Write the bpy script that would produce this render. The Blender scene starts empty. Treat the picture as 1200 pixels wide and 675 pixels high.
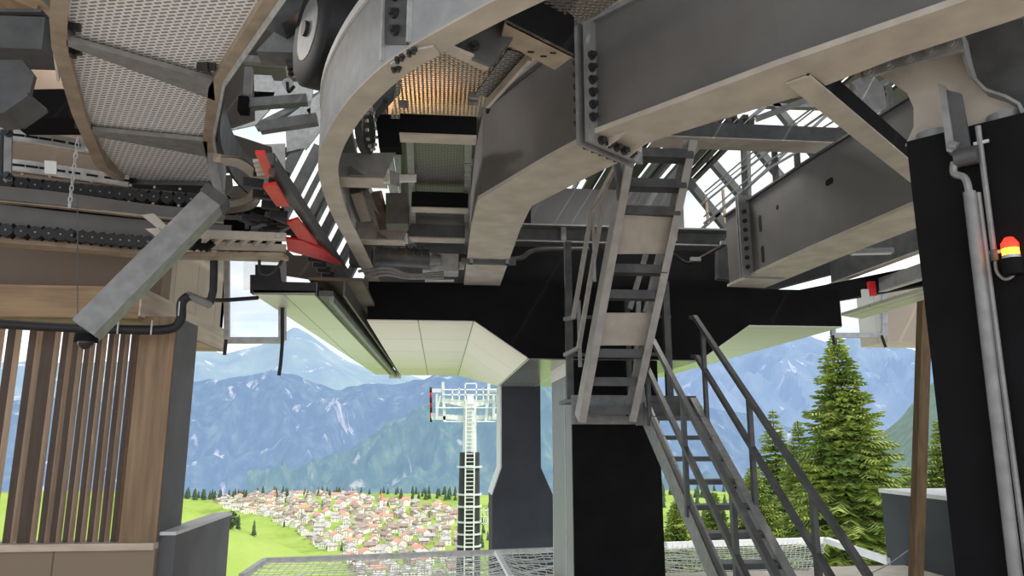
import bpy, bmesh, math, random
from mathutils import Vector, Matrix, noise
random.seed(7)
C = bpy.context.scene.collection
PI = math.pi
# ------------------------------------------------------------------ camera
EYE = Vector((0, 0, 1.6)); FPX = 867.0
PITCH = math.radians(11.57); YAW = math.radians(5.48)
FW = Vector((math.sin(YAW)*math.cos(PITCH), math.cos(YAW)*math.cos(PITCH), math.sin(PITCH)))
RT = Vector((math.cos(YAW), -math.sin(YAW), 0)); UP = RT.cross(FW)
cam_data = bpy.data.cameras.new('camera'); cam = bpy.data.objects.new('camera', cam_data); C.objects.link(cam)
cam_data.sensor_width = 36; cam_data.lens = 36*FPX/1200; cam_data.clip_end = 40000; cam_data.clip_start = .05
m3 = Matrix((RT, UP, -FW)).transposed()
cam.matrix_world = Matrix.Translation(EYE) @ m3.to_4x4()
bpy.context.scene.camera = cam
def ray(px, py): return FW + RT*((px-600)/FPX) + UP*((337.5-py)/FPX)
def PY(px, py, y): r = ray(px, py); return EYE + r*(y/r.y)
def PZ(px, py, z): r = ray(px, py); return EYE + r*((z-EYE.z)/r.z)
def PX(px, py, x): r = ray(px, py); return EYE + r*(x/r.x)
# ------------------------------------------------------------------ materials
M = {}
def mat(name, col, rough=.6, metal=0., var=.15, scale=6., bump=0., col2=None, spec=.5, stretch=(1,1,1), detail=5.):
    m = bpy.data.materials.new(name); m.use_nodes = True; nt = m.node_tree; nd = nt.nodes; lk = nt.links
    b = nd['Principled BSDF']; b.inputs['Roughness'].default_value = rough; b.inputs['Metallic'].default_value = metal
    b.inputs['Specular IOR Level'].default_value = spec
    tc = nd.new('ShaderNodeTexCoord'); mp = nd.new('ShaderNodeMapping'); mp.inputs['Scale'].default_value = stretch
    n = nd.new('ShaderNodeTexNoise'); n.inputs['Scale'].default_value = scale; n.inputs['Detail'].default_value = detail
    r = nd.new('ShaderNodeValToRGB')
    c2 = col2 or tuple(c*(1+var) for c in col); c1 = col if col2 else tuple(c*(1-var) for c in col)
    r.color_ramp.elements[0].color = (*c1, 1); r.color_ramp.elements[1].color = (*c2, 1)
    r.color_ramp.elements[0].position = .35; r.color_ramp.elements[1].position = .65
    lk.new(tc.outputs['Object'], mp.inputs[0]); lk.new(mp.outputs[0], n.inputs['Vector']); lk.new(n.outputs['Fac'], r.inputs[0]); lk.new(r.outputs[0], b.inputs['Base Color'])
    if bump:
        bp = nd.new('ShaderNodeBump'); bp.inputs['Strength'].default_value = bump; bp.inputs['Distance'].default_value = .01
        lk.new(n.outputs['Fac'], bp.inputs['Height']); lk.new(bp.outputs[0], b.inputs['Normal'])
    M[name] = m; return m
mat('galv', (.27,.272,.268), .5, .25, .14, 14, detail=8)
mat('galv_bright', (.52,.53,.53), .42, .3, .14, 16)
mat('galv_dark', (.095,.097,.098), .5, .25, .2, 7)
mat('flange', (.50,.45,.385), .6, .05, .13, 5, detail=9)
mat('girder', (.155,.15,.143), .55, .2, .16, 1.6, detail=9)
mat('tan_steel', (.36,.29,.215), .55, .05, .16, 8)
mat('black', (.009,.009,.010), .8, 0, .2, 3, spec=.12)
mat('charcoal', (.035,.037,.042), .7, 0, .15, 2, spec=.3)
mat('rubber', (.014,.014,.015), .55, 0, .2, 12)
mat('bolt', (.05,.05,.052), .45, .5, .2, 30)
mat('hole', (.006,.006,.006), .9, 0, .1, 4)
mat('red', (.72,.010,.016), .38, 0, .12, 5)
mat('white_paint', (.78,.79,.78), .5, 0, .06, 5)
mat('tower_grey', (.62,.66,.68), .5, .1, .06, 2)
mat('concrete', (.76,.66,.57), .85, 0, .14, 1.8, .3, detail=9)
mat('concrete_grey', (.15,.155,.16), .85, 0, .16, 2.2, .3, detail=9)
mat('coping', (.72,.72,.71), .7, 0, .08, 3)
mat('timber_dark', (.11,.08,.055), .7, 0, .3, 3, .15, stretch=(1,1,8))
mat('flange_grey', (.40,.385,.36), .55, .1, .12, 9, detail=8)
mat('timber', (.33,.22,.125), .7, 0, .22, 3, .1, stretch=(.6,.6,6))
mat('slat_side_lit', (.95,.68,.50), .65, 0, .15, 3, .1, stretch=(6,6,.6))  # right faces of the slats: side light put into a paler colour
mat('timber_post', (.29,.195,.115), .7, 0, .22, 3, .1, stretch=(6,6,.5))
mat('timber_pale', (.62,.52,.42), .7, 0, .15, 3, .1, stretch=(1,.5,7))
mat('slat', (.085,.055,.038), .65, 0, .2, 3, .1, stretch=(6,6,.6))  # slat fronts: shade put into the darker base colour
mat('post_wood', (.15,.095,.045), .7, 0, .25, 4, .1, stretch=(6,6,.5))
mat('clad_grey', (.24,.24,.235), .5, .15, .06, 2)
mat('channel_web', (.36,.37,.375), .6, .1, .10, 10, detail=9)
mat('terrace_grey', (.055,.06,.066), .85, 0, .1, 2)
mat('panel_grey', (.15,.15,.148), .6, .1, .06, 2)
mat('roof_dark', (.10,.09,.08), .8, 0, .2, 1)
mat('net', (.50,.50,.46), .8, 0, .1, 5)
mat('camera_glass', (.02,.02,.022), .08, 0, .1, 5)
mat('bark', (.10,.07,.05), .9, 0, .3, 6, .4)
mat('house_white', (.86,.80,.77), .8, 0, .08, .05)
mat('house_wood', (.46,.36,.32), .8, 0, .2, .08)
mat('roof_brown', (.30,.21,.18), .8, 0, .2, .08)
mat('roof_red', (.62,.27,.19), .8, 0, .15, .08)
mat('roof_grey', (.42,.39,.39), .8, 0, .15, .08)
def perforated(name, bw, rh, base, hole, glow=False, metal=.4, rot=0.):
    m = bpy.data.materials.new(name); m.use_nodes = True; nt = m.node_tree; nd = nt.nodes; lk = nt.links
    b = nd['Principled BSDF']; b.inputs['Roughness'].default_value = .4; b.inputs['Metallic'].default_value = metal
    tc = nd.new('ShaderNodeTexCoord'); mp = nd.new('ShaderNodeMapping'); mp.inputs['Rotation'].default_value = (0,0,rot)
    br = nd.new('ShaderNodeTexBrick'); br.inputs['Scale'].default_value = 1; br.inputs['Brick Width'].default_value = bw; br.inputs['Row Height'].default_value = rh
    br.inputs['Mortar Size'].default_value = rh*.27; br.inputs['Mortar Smooth'].default_value = .25
    br.inputs['Color1'].default_value = (*hole,1); br.inputs['Color2'].default_value = (*[h*.8 for h in hole],1); br.inputs['Mortar'].default_value = (*base,1)
    lk.new(tc.outputs['Object'], mp.inputs[0]); lk.new(mp.outputs[0], br.inputs['Vector'])
    lk.new(br.outputs['Color'], b.inputs['Base Color'])
    bp = nd.new('ShaderNodeBump'); bp.inputs['Strength'].default_value = .9; bp.inputs['Distance'].default_value = .01
    lk.new(br.outputs['Fac'], bp.inputs['Height']); lk.new(bp.outputs[0], b.inputs['Normal'])
    if glow:
        tr = nd.new('ShaderNodeBsdfTransparent'); mx = nd.new('ShaderNodeMixShader'); out = nd['Material Output']
        lk.new(br.outputs['Fac'], mx.inputs[0]); lk.new(tr.outputs[0], mx.inputs[1]); lk.new(b.outputs[0], mx.inputs[2]); lk.new(mx.outputs[0], out.inputs['Surface'])
    M[name] = m
perforated('perf', .05, .027, (1.0,1.0,1.0), (.34,.35,.36), metal=0, rot=.25)
perforated('perf_through', .05, .026, (.30,.28,.25), (.0,.0,.0), True, rot=0)
perforated('perf_dull', .045, .024, (.20,.19,.18), (.07,.068,.065))
def panelled(name, base, line, bw, rh, rough=.35):
    m = bpy.data.materials.new(name); m.use_nodes = True; nt = m.node_tree; nd = nt.nodes; lk = nt.links
    b = nd['Principled BSDF']; b.inputs['Roughness'].default_value = rough; b.inputs['Metallic'].default_value = .15
    tc = nd.new('ShaderNodeTexCoord')
    br = nd.new('ShaderNodeTexBrick'); br.offset = 0; br.inputs['Scale'].default_value = 1; br.inputs['Brick Width'].default_value = bw; br.inputs['Row Height'].default_value = rh
    br.inputs['Mortar Size'].default_value = .008; br.inputs['Mortar Smooth'].default_value = .3
    br.inputs['Color1'].default_value = (*base,1); br.inputs['Color2'].default_value = (*[c*.94 for c in base],1); br.inputs['Mortar'].default_value = (*line,1)
    lk.new(tc.outputs['Object'], br.inputs['Vector']); lk.new(br.outputs['Color'], b.inputs['Base Color']); M[name] = m
panelled('soffit', (.92,.80,.82), (.22,.22,.20), .60, 1.36)
panelled('soffit_green', (.74,.76,.64), (.34,.36,.28), 9, 2.1)
panelled('soffit_dark', (.22,.22,.21), (.5,.5,.48), .9, 3, .2)
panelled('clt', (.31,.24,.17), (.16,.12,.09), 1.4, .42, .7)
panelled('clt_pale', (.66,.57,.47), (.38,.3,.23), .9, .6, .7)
def glass(name, tint, fac):
    m = bpy.data.materials.new(name); m.use_nodes = True; nt = m.node_tree; nd = nt.nodes; lk = nt.links
    nd.remove(nd['Principled BSDF']); out = nd['Material Output']
    t = nd.new('ShaderNodeBsdfTransparent'); tl = nd.new('ShaderNodeBsdfTranslucent'); tl.inputs[0].default_value = (*tint,1)
    gl = nd.new('ShaderNodeBsdfGlossy'); gl.inputs['Roughness'].default_value = .05
    a = nd.new('ShaderNodeMixShader'); a.inputs[0].default_value = fac; b2 = nd.new('ShaderNodeMixShader'); b2.inputs[0].default_value = .06
    lk.new(t.outputs[0], a.inputs[1]); lk.new(tl.outputs[0], a.inputs[2]); lk.new(a.outputs[0], b2.inputs[1]); lk.new(gl.outputs[0], b2.inputs[2]); lk.new(b2.outputs[0], out.inputs['Surface'])
    M[name] = m
glass('frosted', (1,1,1), .15); glass('clear', (.9,.9,.9), .15)
def emit(name, col, s):
    m = bpy.data.materials.new(name); m.use_nodes = True; b = m.node_tree.nodes['Principled BSDF']
    b.inputs['Base Color'].default_value = (*col,1); b.inputs['Emission Color'].default_value = (*col,1); b.inputs['Emission Strength'].default_value = s; M[name] = m
emit('beacon_red', (1,.02,.01), 4); emit('beacon_amber', (1,.45,.02), 5); emit('lamp_white', (1,.98,.92), .5)
def landscape(name, cols, scale, haze, hz, stretch=(1,1,1), rock=None, rscale=None, rpos=.62):
    """diffuse ground + air light, so that far slopes read through the haze of the valley"""
    m = bpy.data.materials.new(name); m.use_nodes = True; nt = m.node_tree; nd = nt.nodes; lk = nt.links
    b = nd['Principled BSDF']; b.inputs['Roughness'].default_value = 1; b.inputs['Specular IOR Level'].default_value = 0
    tc = nd.new('ShaderNodeTexCoord'); mp = nd.new('ShaderNodeMapping'); mp.inputs['Scale'].default_value = stretch
    n = nd.new('ShaderNodeTexNoise'); n.inputs['Scale'].default_value = scale; n.inputs['Detail'].default_value = 12; n.inputs['Roughness'].default_value = .68
    r = nd.new('ShaderNodeValToRGB'); el = r.color_ramp.elements
    el[0].position = .3; el[1].position = .7
    el[0].color = (*cols[0],1); el[1].color = (*cols[-1],1)
    for i, c in enumerate(cols[1:-1]):
        e = el.new(.3+.4*(i+1)/(len(cols)-1)); e.color = (*c,1)
    lk.new(tc.outputs['Object'], mp.inputs[0]); lk.new(mp.outputs[0], n.inputs['Vector']); lk.new(n.outputs['Fac'], r.inputs[0])
    colout = r.outputs[0]
    if rock:
        n2 = nd.new('ShaderNodeTexNoise'); n2.inputs['Scale'].default_value = rscale; n2.inputs['Detail'].default_value = 10; n2.inputs['Roughness'].default_value = .62; n2.inputs['Distortion'].default_value = .8
        r2 = nd.new('ShaderNodeValToRGB'); r2.color_ramp.elements[0].position = rpos; r2.color_ramp.elements[1].position = rpos+.06
        mx = nd.new('ShaderNodeMix'); mx.data_type = 'RGBA'; mx.inputs['B'].default_value = (*rock,1)
        lk.new(mp.outputs[0], n2.inputs['Vector']); lk.new(n2.outputs['Fac'], r2.inputs[0]); lk.new(r2.outputs[0], mx.inputs['Factor']); lk.new(colout, mx.inputs['A']); colout = mx.outputs['Result']
    lk.new(colout, b.inputs['Base Color'])
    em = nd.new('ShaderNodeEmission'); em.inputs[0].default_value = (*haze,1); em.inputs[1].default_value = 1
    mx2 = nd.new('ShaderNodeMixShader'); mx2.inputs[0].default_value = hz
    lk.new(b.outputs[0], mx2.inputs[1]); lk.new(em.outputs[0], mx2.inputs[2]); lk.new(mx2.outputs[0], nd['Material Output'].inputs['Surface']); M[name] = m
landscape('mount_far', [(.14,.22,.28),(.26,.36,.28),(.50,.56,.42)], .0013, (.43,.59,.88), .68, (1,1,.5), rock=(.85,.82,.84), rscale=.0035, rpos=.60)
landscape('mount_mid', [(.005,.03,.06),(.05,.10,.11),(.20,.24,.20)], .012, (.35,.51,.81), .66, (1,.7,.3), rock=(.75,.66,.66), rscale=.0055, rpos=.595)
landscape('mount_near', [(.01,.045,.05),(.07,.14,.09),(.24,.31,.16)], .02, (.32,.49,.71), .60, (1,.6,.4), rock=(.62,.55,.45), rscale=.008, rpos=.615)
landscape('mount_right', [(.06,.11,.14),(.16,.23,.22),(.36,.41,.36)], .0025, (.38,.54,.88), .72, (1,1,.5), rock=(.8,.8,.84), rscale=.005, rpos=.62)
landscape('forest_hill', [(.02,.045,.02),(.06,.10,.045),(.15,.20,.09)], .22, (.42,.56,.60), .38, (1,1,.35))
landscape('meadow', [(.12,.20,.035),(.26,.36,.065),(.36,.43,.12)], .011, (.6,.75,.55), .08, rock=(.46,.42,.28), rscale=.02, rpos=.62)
mat('needles', (.13,.20,.055), .8, 0, .3, 1.1, col2=(.40,.46,.12), spec=.1)
mat('needles_far', (.05,.085,.05), .9, 0, .3, .05, col2=(.10,.14,.07), spec=.1)
# ------------------------------------------------------------------ mesh builder
class MB:
    def __init__(s): s.v = []; s.f = []; s.mi = []; s.cur = 0
    def add(s, vs, fs):
        o = len(s.v); s.v += [Vector(v) for v in vs]
        for f in fs: s.f.append([i+o for i in f]); s.mi.append(s.cur)
        return s
    def hexa(s, p):   # p: 4 bottom, 4 top
        return s.add(p, [(3,2,1,0),(4,5,6,7),(0,1,5,4),(1,2,6,5),(2,3,7,6),(3,0,4,7)])
    def box(s, lo, hi):
        x,y,z = lo; X,Y,Z = hi
        return s.hexa([(x,y,z),(X,y,z),(X,Y,z),(x,Y,z),(x,y,Z),(X,y,Z),(X,Y,Z),(x,Y,Z)])
    def bar(s, p, q, w, h, up=(0,0,1), off=(0,0)):
        p = Vector(p); q = Vector(q); d = (q-p).normalized(); up = Vector(up)
        if abs(d.dot(up)) > .98: up = Vector((0,1,0))
        sx = d.cross(up).normalized(); u = sx.cross(d).normalized()
        a, b2 = sx*(w/2), u*(h/2); o = sx*off[0]+u*off[1]
        return s.hexa([p-a-b2+o, p+a-b2+o, q+a-b2+o, q-a-b2+o, p-a+b2+o, p+a+b2+o, q+a+b2+o, q-a+b2+o])
    def cyl(s, p, q, r0, r1=None, n=12):
        p = Vector(p); q = Vector(q); r1 = r0 if r1 is None else r1; d = (q-p).normalized()
        up = Vector((0,0,1)) if abs(d.z) < .9 else Vector((1,0,0)); a = d.cross(up).normalized(); b2 = d.cross(a)
        vs = []
        for c, r in ((p,r0),(q,r1)):
            for i in range(n): t = 2*PI*i/n; vs.append(c + a*(r*math.cos(t)) + b2*(r*math.sin(t)))
        fs = [(i,(i+1)%n,n+(i+1)%n,n+i) for i in range(n)] + [tuple(range(n-1,-1,-1)), tuple(range(n,2*n))]
        return s.add(vs, fs)
    def tube(s, pts, r, n=8):
        pts = [Vector(p) for p in pts]; rings = []; a = None
        for i, p in enumerate(pts):
            d = (pts[min(i+1,len(pts)-1)]-pts[max(i-1,0)]).normalized()
            if a is None: a = d.cross(Vector((0,0,1)) if abs(d.z) < .9 else Vector((1,0,0))).normalized()
            else: a = (a - d*a.dot(d)).normalized()
            b2 = d.cross(a); rings.append([p+a*(r*math.cos(2*PI*k/n))+b2*(r*math.sin(2*PI*k/n)) for k in range(n)])
        vs = [v for rg in rings for v in rg]; fs = []
        for i in range(len(rings)-1):
            for k in range(n): fs.append((i*n+k, i*n+(k+1)%n, (i+1)*n+(k+1)%n, (i+1)*n+k))
        fs += [tuple(range(n-1,-1,-1)), tuple(range((len(rings)-1)*n, len(rings)*n))]
        return s.add(vs, fs)
    def prism(s, pts, ext):   # planar polygon extruded by a vector
        pts = [Vector(p) for p in pts]; e = Vector(ext); n = len(pts)
        return s.add(pts+[p+e for p in pts], [tuple(range(n-1,-1,-1)), tuple(range(n,2*n))]+[(i,(i+1)%n,n+(i+1)%n,n+i) for i in range(n)])
    def ribbon(s, path, o0, o1, z0, z1):   # rectangle swept along a plan polyline, mitred
        P = [Vector((p[0],p[1])) for p in path]; zz = [(p[2] if len(p) > 2 else 0) for p in path]; L = []; n = len(P)
        for i in range(n):
            d0 = (P[i]-P[i-1]).normalized() if i else None; d1 = (P[i+1]-P[i]).normalized() if i < n-1 else None
            d0 = d0 or d1; d1 = d1 or d0
            n0 = Vector((-d0.y,d0.x)); n1 = Vector((-d1.y,d1.x)); m = (n0+n1).normalized(); m = m/max(.4,m.dot(n0)); L.append(m)
        vs = []
        for i in range(n):
            for o, z in ((o0,z0),(o1,z0),(o1,z1),(o0,z1)): q = P[i]+L[i]*o; vs.append((q.x,q.y,z+zz[i]))
        fs = [(3,2,1,0), tuple((n-1)*4+k for k in range(4))]
        for i in range(n-1):
            for k in range(4): fs.append((i*4+k, i*4+(k+1)%4, (i+1)*4+(k+1)%4, (i+1)*4+k))
        return s.add(vs, fs)
    def sphere(s, c, r, n=12, m=8, half=False):
        c = Vector(c); vs = []; fs = []
        lo = 0 if not half else 0
        for j in range(m+1):
            t = PI*j/m if not half else PI/2+PI/2*j/m
            for i in range(n): vs.append(c+Vector((r*math.sin(t)*math.cos(2*PI*i/n), r*math.sin(t)*math.sin(2*PI*i/n), r*math.cos(t))))
        for j in range(m):
            for i in range(n): fs.append((j*n+i, (j+1)*n+i, (j+1)*n+(i+1)%n, j*n+(i+1)%n))
        return s.add(vs, fs)
    def build(s, name, mats, parent=None, smooth=False, bevel=0., flat_fix=True):
        me = bpy.data.meshes.new(name)
        off = Vector((0,0,0)); p = parent
        while p: off += p.location; p = p.parent
        me.from_pydata([v-off for v in s.v], [], s.f)
        for mm in (mats if isinstance(mats,(list,tuple)) else [mats]): me.materials.append(M[mm])
        for pl, i in zip(me.polygons, s.mi): pl.material_index = i; pl.use_smooth = smooth
        bm = bmesh.new(); bm.from_mesh(me)
        if flat_fix: bmesh.ops.recalc_face_normals(bm, faces=bm.faces)
        bm.to_mesh(me); bm.free()
        o = bpy.data.objects.new(name, me); C.objects.link(o); o.parent = parent
        if smooth and hasattr(me, 'set_sharp_from_angle'): me.set_sharp_from_angle(angle=math.radians(40))
        if bevel:
            bv = o.modifiers.new('bevel','BEVEL'); bv.width = bevel; bv.segments = 1; bv.limit_method = 'ANGLE'
        return o
def tag(o, label=None, cat=None, group=None, kind=None):
    if label: o['label'] = label
    if cat: o['category'] = cat
    if group: o['group'] = group
    if kind: o['kind'] = kind
    return o
def thing(name, label, cat, loc=(0,0,0), group=None):
    o = bpy.data.objects.new(name, None); C.objects.link(o); o.location = loc; o.empty_display_size = .1
    return tag(o, label, cat, group)
def solo(name, mb, mats, label, cat, group=None, kind=None, **k): return tag(mb.build(name, mats, None, **k), label, cat, group, kind)
def struct(name, mb, mats, label=None, **k):
    o = mb.build(name, mats, None, **k); o['kind'] = 'structure'
    if label: o['label'] = label
    return o
bolt_me = {}
def bolts(pts, nrm, r, parent, length=.03, name='bolt', material='bolt'):
    """hexagon bolt heads, each its own part"""
    nrm = Vector(nrm).normalized(); off = Vector((0,0,0)); p = parent
    while p: off += p.location; p = p.parent
    for q in pts:
        key = (round(r,4), round(length,4), material)
        if key not in bolt_me:
            b = MB(); b.cyl((0,0,-.005),(0,0,length*.35),r*1.45,n=14); b.cyl((0,0,length*.35),(0,0,length),r,n=6)
            o = b.build(name, material); bolt_me[key] = o.data; bpy.data.objects.remove(o)
        o = bpy.data.objects.new(name, bolt_me[key]); C.objects.link(o); o.parent = parent; o.location = Vector(q)-off
        o.rotation_mode = 'QUATERNION'; o.rotation_quaternion = nrm.to_track_quat('Z','Y')
def lerp(a, b, t): return a+(b-a)*t
def ll(pts, t):   # point on a polyline by normalised index
    k = t*(len(pts)-1); i = min(int(k), len(pts)-2); return lerp(Vector(pts[i]), Vector(pts[i+1]), k-i)
def smooth_path(pts, n):
    pts = [Vector(p) for p in pts]; out = []
    for i in range(len(pts)-1):
        p0 = pts[max(i-1,0)]; p1 = pts[i]; p2 = pts[i+1]; p3 = pts[min(i+2,len(pts)-1)]
        for k in range(n):
            t = k/n; out.append(.5*((2*p1)+(p2-p0)*t+(2*p0-5*p1+4*p2-p3)*t*t+(3*p1-p0-3*p2+p3)*t**3))
    out.append(pts[-1]); return out
# ================================================================== SETTING
def vz(mb, poly, z0, z1): return mb.prism([(x,y,z0) for x,y in poly], (0,0,z1-z0))
fl = vz(MB(), [(-14,-8),(14,-8),(14,9.6),(4.75,9.6),(4.75,9.35),(1.3,9.35),(1.3,8.0),(-2.05,8.0),(-2.05,9),(-14,9)], -.35, 0)
struct('floor', fl, 'concrete', 'pale concrete floor of the lift station')
# corrugated roof deck over the machinery, open at both far corners where the hood is glazed
cr = MB()
def corr(x0, x1, y0, y1, z, pitch=.28, dep=.07):
    x = x0
    while x < x1-1e-6:
        e = min(x+pitch, x1)
        cr.box((x,y0,z),(min(x+pitch*.5,x1),y1,z+.05)); cr.box((min(x+pitch*.5,x1),y0,z+dep),(e,y1,z+dep+.05)); x = e
corr(-14, 14, -2.6, 8.6, 5.9, .7)
corr(-.9, 1.9, 8.6, 15, 5.6, .3); corr(1.9, 2.25, 8.6, 10.9, 5.6, .3); corr(1.9, 2.25, 14.0, 15, 5.6, .3); corr(2.25, 3.05, 8.6, 15, 5.6, .2); corr(3.17, 3.33, 8.6, 15, 5.6, .08); corr(3.45, 4.0, 8.6, 15, 5.6, .15)
struct('ceiling', cr, 'roof_dark', 'dark corrugated roof deck above the machinery')
trm = MB()
for x in (2.07,3.05,3.25,3.47): trm.box((x-.015,8.6,5.5),(x+.015,15,5.6))
struct('trim_1', trm, 'galv')
sk = MB(); sk.box((1.9,10.9,5.74),(2.25,14,5.76)); sk.box((3.05,8.6,5.74),(3.17,15,5.76)); sk.box((3.33,8.6,5.74),(3.45,15,5.76))
struct('window_1', sk, 'frosted', 'narrow frosted skylight strips in the roof')
# ------------------------------------------------------------------ glazed hood on both far sides
def hood(side, xs, y, lines, name, rng, n):
    fr = MB()
    for (a, b2, w) in lines:
        p = PY(*a, y); q = PY(*b2, y); fr.bar(p, q, w, .12, up=(0,1,0))
    o = struct(name, fr, 'galv_dark'); return o
R_lines = [((800,150),(905,272),.11),((850,130),(960,262),.11),((905,120),(1010,250),.11),((962,110),(1055,225),.11),((1015,95),(1080,190),.11),
           ((800,205),(868,288),.11),((795,205),(905,118),.06),((812,278),(985,120),.05),
           ((800,120),(1090,128),.10),((800,285),(1000,290),.1),((875,150),(878,285),.06),((1000,60),(1090,175),.1),((1055,60),(1100,110),.1)]
hood(1, None, 10.6, R_lines, 'window_2', None, 0)['label'] = 'diagonal glazing bars of the bright hood on the right'
g = MB(); A=[PY(792,100,10.68),PY(1100,100,10.68),PY(1100,300,10.68),PY(792,300,10.68)]; g.prism(A,(0,.02,0))
o = struct('window_3', g, 'frosted', 'frosted hood glazing on the right')
L_lines = [((300,150),(440,80),.08),((290,205),(350,170),.08),((300,90),(430,40),.1),((296,128),(362,112),.06)]
for mx_,my_,ww in ((348,222,.13),(370,246,.13),(383,267,.12),(393,285,.10),(403,301,.10),(413,315,.09),(338,196,.12),(374,205,.05),(392,215,.07),(430,330,.1)):
    L_lines.append(((mx_-22,my_+43),(mx_+26,my_-50),ww))
hood(-1, None, 9.8, L_lines, 'window_4', None, 0)['label'] = 'slanted glazing bars of the hood on the left'
g = MB()
for q in (((276,30),(380,30),(364,124),(300,128),(296,140)),((334,140),(364,126),(362,172),(336,178)),((292,170),(334,168),(334,216),(304,202)),((380,30),(470,60),(470,140),(440,150),(378,120)),((252,105),(322,108),(316,128),(300,146),(268,153)),((335,138),(376,108),(378,150),(358,176))):
    g.prism([PY(a,b2,9.72) for a,b2 in q],(0,.03,0))
struct('wall_hood', g, 'galv', 'grey sheet lining of the hood behind the left machinery')
g = MB(); A=[PY(285,-20,9.9),PY(470,-20,9.9),PY(470,340,9.9),PY(285,340,9.9)]; g.prism(A,(0,.02,0))
struct('window_5', g, 'frosted', 'frosted hood glazing on the left')
# ------------------------------------------------------------------ timber corner building on the left
X0 = PY(165,380,6.0).x; X1 = PY(195,500,6.0).x
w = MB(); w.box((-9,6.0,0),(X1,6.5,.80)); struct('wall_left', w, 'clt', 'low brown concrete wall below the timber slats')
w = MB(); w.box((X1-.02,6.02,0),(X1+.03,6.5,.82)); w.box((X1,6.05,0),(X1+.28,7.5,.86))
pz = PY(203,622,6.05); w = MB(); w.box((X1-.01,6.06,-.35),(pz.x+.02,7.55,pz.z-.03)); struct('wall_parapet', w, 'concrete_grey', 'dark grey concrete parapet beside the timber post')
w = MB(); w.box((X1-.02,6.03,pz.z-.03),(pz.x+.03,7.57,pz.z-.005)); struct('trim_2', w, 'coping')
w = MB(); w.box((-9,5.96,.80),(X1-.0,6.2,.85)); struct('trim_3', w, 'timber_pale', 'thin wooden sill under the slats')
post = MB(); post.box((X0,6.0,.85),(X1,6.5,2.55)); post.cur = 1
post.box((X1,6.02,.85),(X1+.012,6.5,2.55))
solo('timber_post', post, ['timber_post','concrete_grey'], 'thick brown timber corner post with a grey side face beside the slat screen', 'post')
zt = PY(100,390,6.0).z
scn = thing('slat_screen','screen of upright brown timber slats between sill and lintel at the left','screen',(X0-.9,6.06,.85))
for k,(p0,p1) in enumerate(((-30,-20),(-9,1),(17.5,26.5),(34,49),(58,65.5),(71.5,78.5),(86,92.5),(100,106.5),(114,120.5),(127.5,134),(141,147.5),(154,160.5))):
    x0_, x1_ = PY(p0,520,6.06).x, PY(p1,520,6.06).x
    s = MB(); s.box((x0_,6.06,.85),(x1_,6.15,zt+.05)); s.mi = [1 if f == 3 else 0 for f in range(6)]; o = s.build('slat',['slat','slat_side_lit'],scn)
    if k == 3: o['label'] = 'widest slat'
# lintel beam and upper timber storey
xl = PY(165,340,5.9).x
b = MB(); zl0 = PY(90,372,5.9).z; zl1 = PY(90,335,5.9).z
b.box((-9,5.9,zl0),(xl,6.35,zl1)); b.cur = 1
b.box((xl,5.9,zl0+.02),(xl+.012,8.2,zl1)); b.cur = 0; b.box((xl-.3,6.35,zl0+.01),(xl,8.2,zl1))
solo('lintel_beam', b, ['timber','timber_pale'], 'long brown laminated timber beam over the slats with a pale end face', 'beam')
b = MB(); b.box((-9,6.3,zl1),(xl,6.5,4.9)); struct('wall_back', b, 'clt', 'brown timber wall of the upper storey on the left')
b = MB(); b.box((xl-.05,6.5,zl1-.02),(xl+.004,8.1,3.6)); b.box((xl-.5,8.0,zl1-.02),(xl+.004,8.1,3.6)); struct('wall_right', b, 'clt_pale', 'timber side of the upper storey, painted pale for daylight')  # daylight on this side put into the paler timber colour
# black hose along the lintel
h = thing('drain_hose','black corrugated drain hose running under the lintel beam to an elbow','hose', PY(100,384,5.75))
pts = smooth_path([PY(-30,378,5.8),PY(60,383,5.8),PY(140,386,5.8),PY(196,386,5.8),PY(211,376,5.8),PY(213,355,5.8),PY(221,347,5.8)],6)
MB().tube(pts,.036,10).build('hose_run','rubber',h,True)
MB().tube([PY(219,346,5.8),PY(232,351,5.9),PY(246,357,6.0)],.032,10).build('elbow','galv',h,True)
MB().tube([PY(246,356,6.0),PY(250,340,6.0),PY(251,300,6.0)],.03,10).build('riser','rubber',h,True)
MB().tube([PY(226,351,5.95),PY(262,352,6.3),PY(302,349,6.6)],.018,8).build('branch_pipe','rubber',h,True)
for p in ((141,386),(180,387),(212,365)):
    c = PY(*p,5.8); MB().tube([c+Vector((0,-.045,-.04)),c+Vector((0,-.045,.07))],.006,6).build('clip','galv_bright',h)
# hanging glazed frames at both sides
def hang_frame(corners, y, label, straps):
    t = thing('glazed_screen', label, 'screen', PY(*corners[3], y))
    tl, tr, br, bl = [PY(*c, y) for c in corners]
    f = MB(); f.bar(tl,bl,.05,.05,up=(0,1,0)); f.bar(tr,br,.07,.05,up=(0,1,0)); f.bar(bl,br,.06,.06,up=(0,1,0)); f.build('frame_bars','galv_bright',t)
    MB().prism([tl,tr,br,bl],(0,.012,0)).build('pane','frosted',t)
    for a in straps:
        MB().tube([PY(x_,y_,y-.03) for x_,y_ in a],.018,6).build('strap','rubber',t,True)
hang_frame([(266,295),(331,300),(331,399),(266,399)], 7.4, 'pale framed glazed screen with black straps between timber storey and left canopy', [[(265,398),(263,416)],[(331,346),(331,400),(329,425),(327,440)]])
hang_frame([(976,340),(1036,340),(1036,393),(976,393)], 8.6, 'pale framed glazed screen with black straps left of the wooden prop', [[(976,393),(978,404)],[(1033,393),(1038,407)]])
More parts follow.
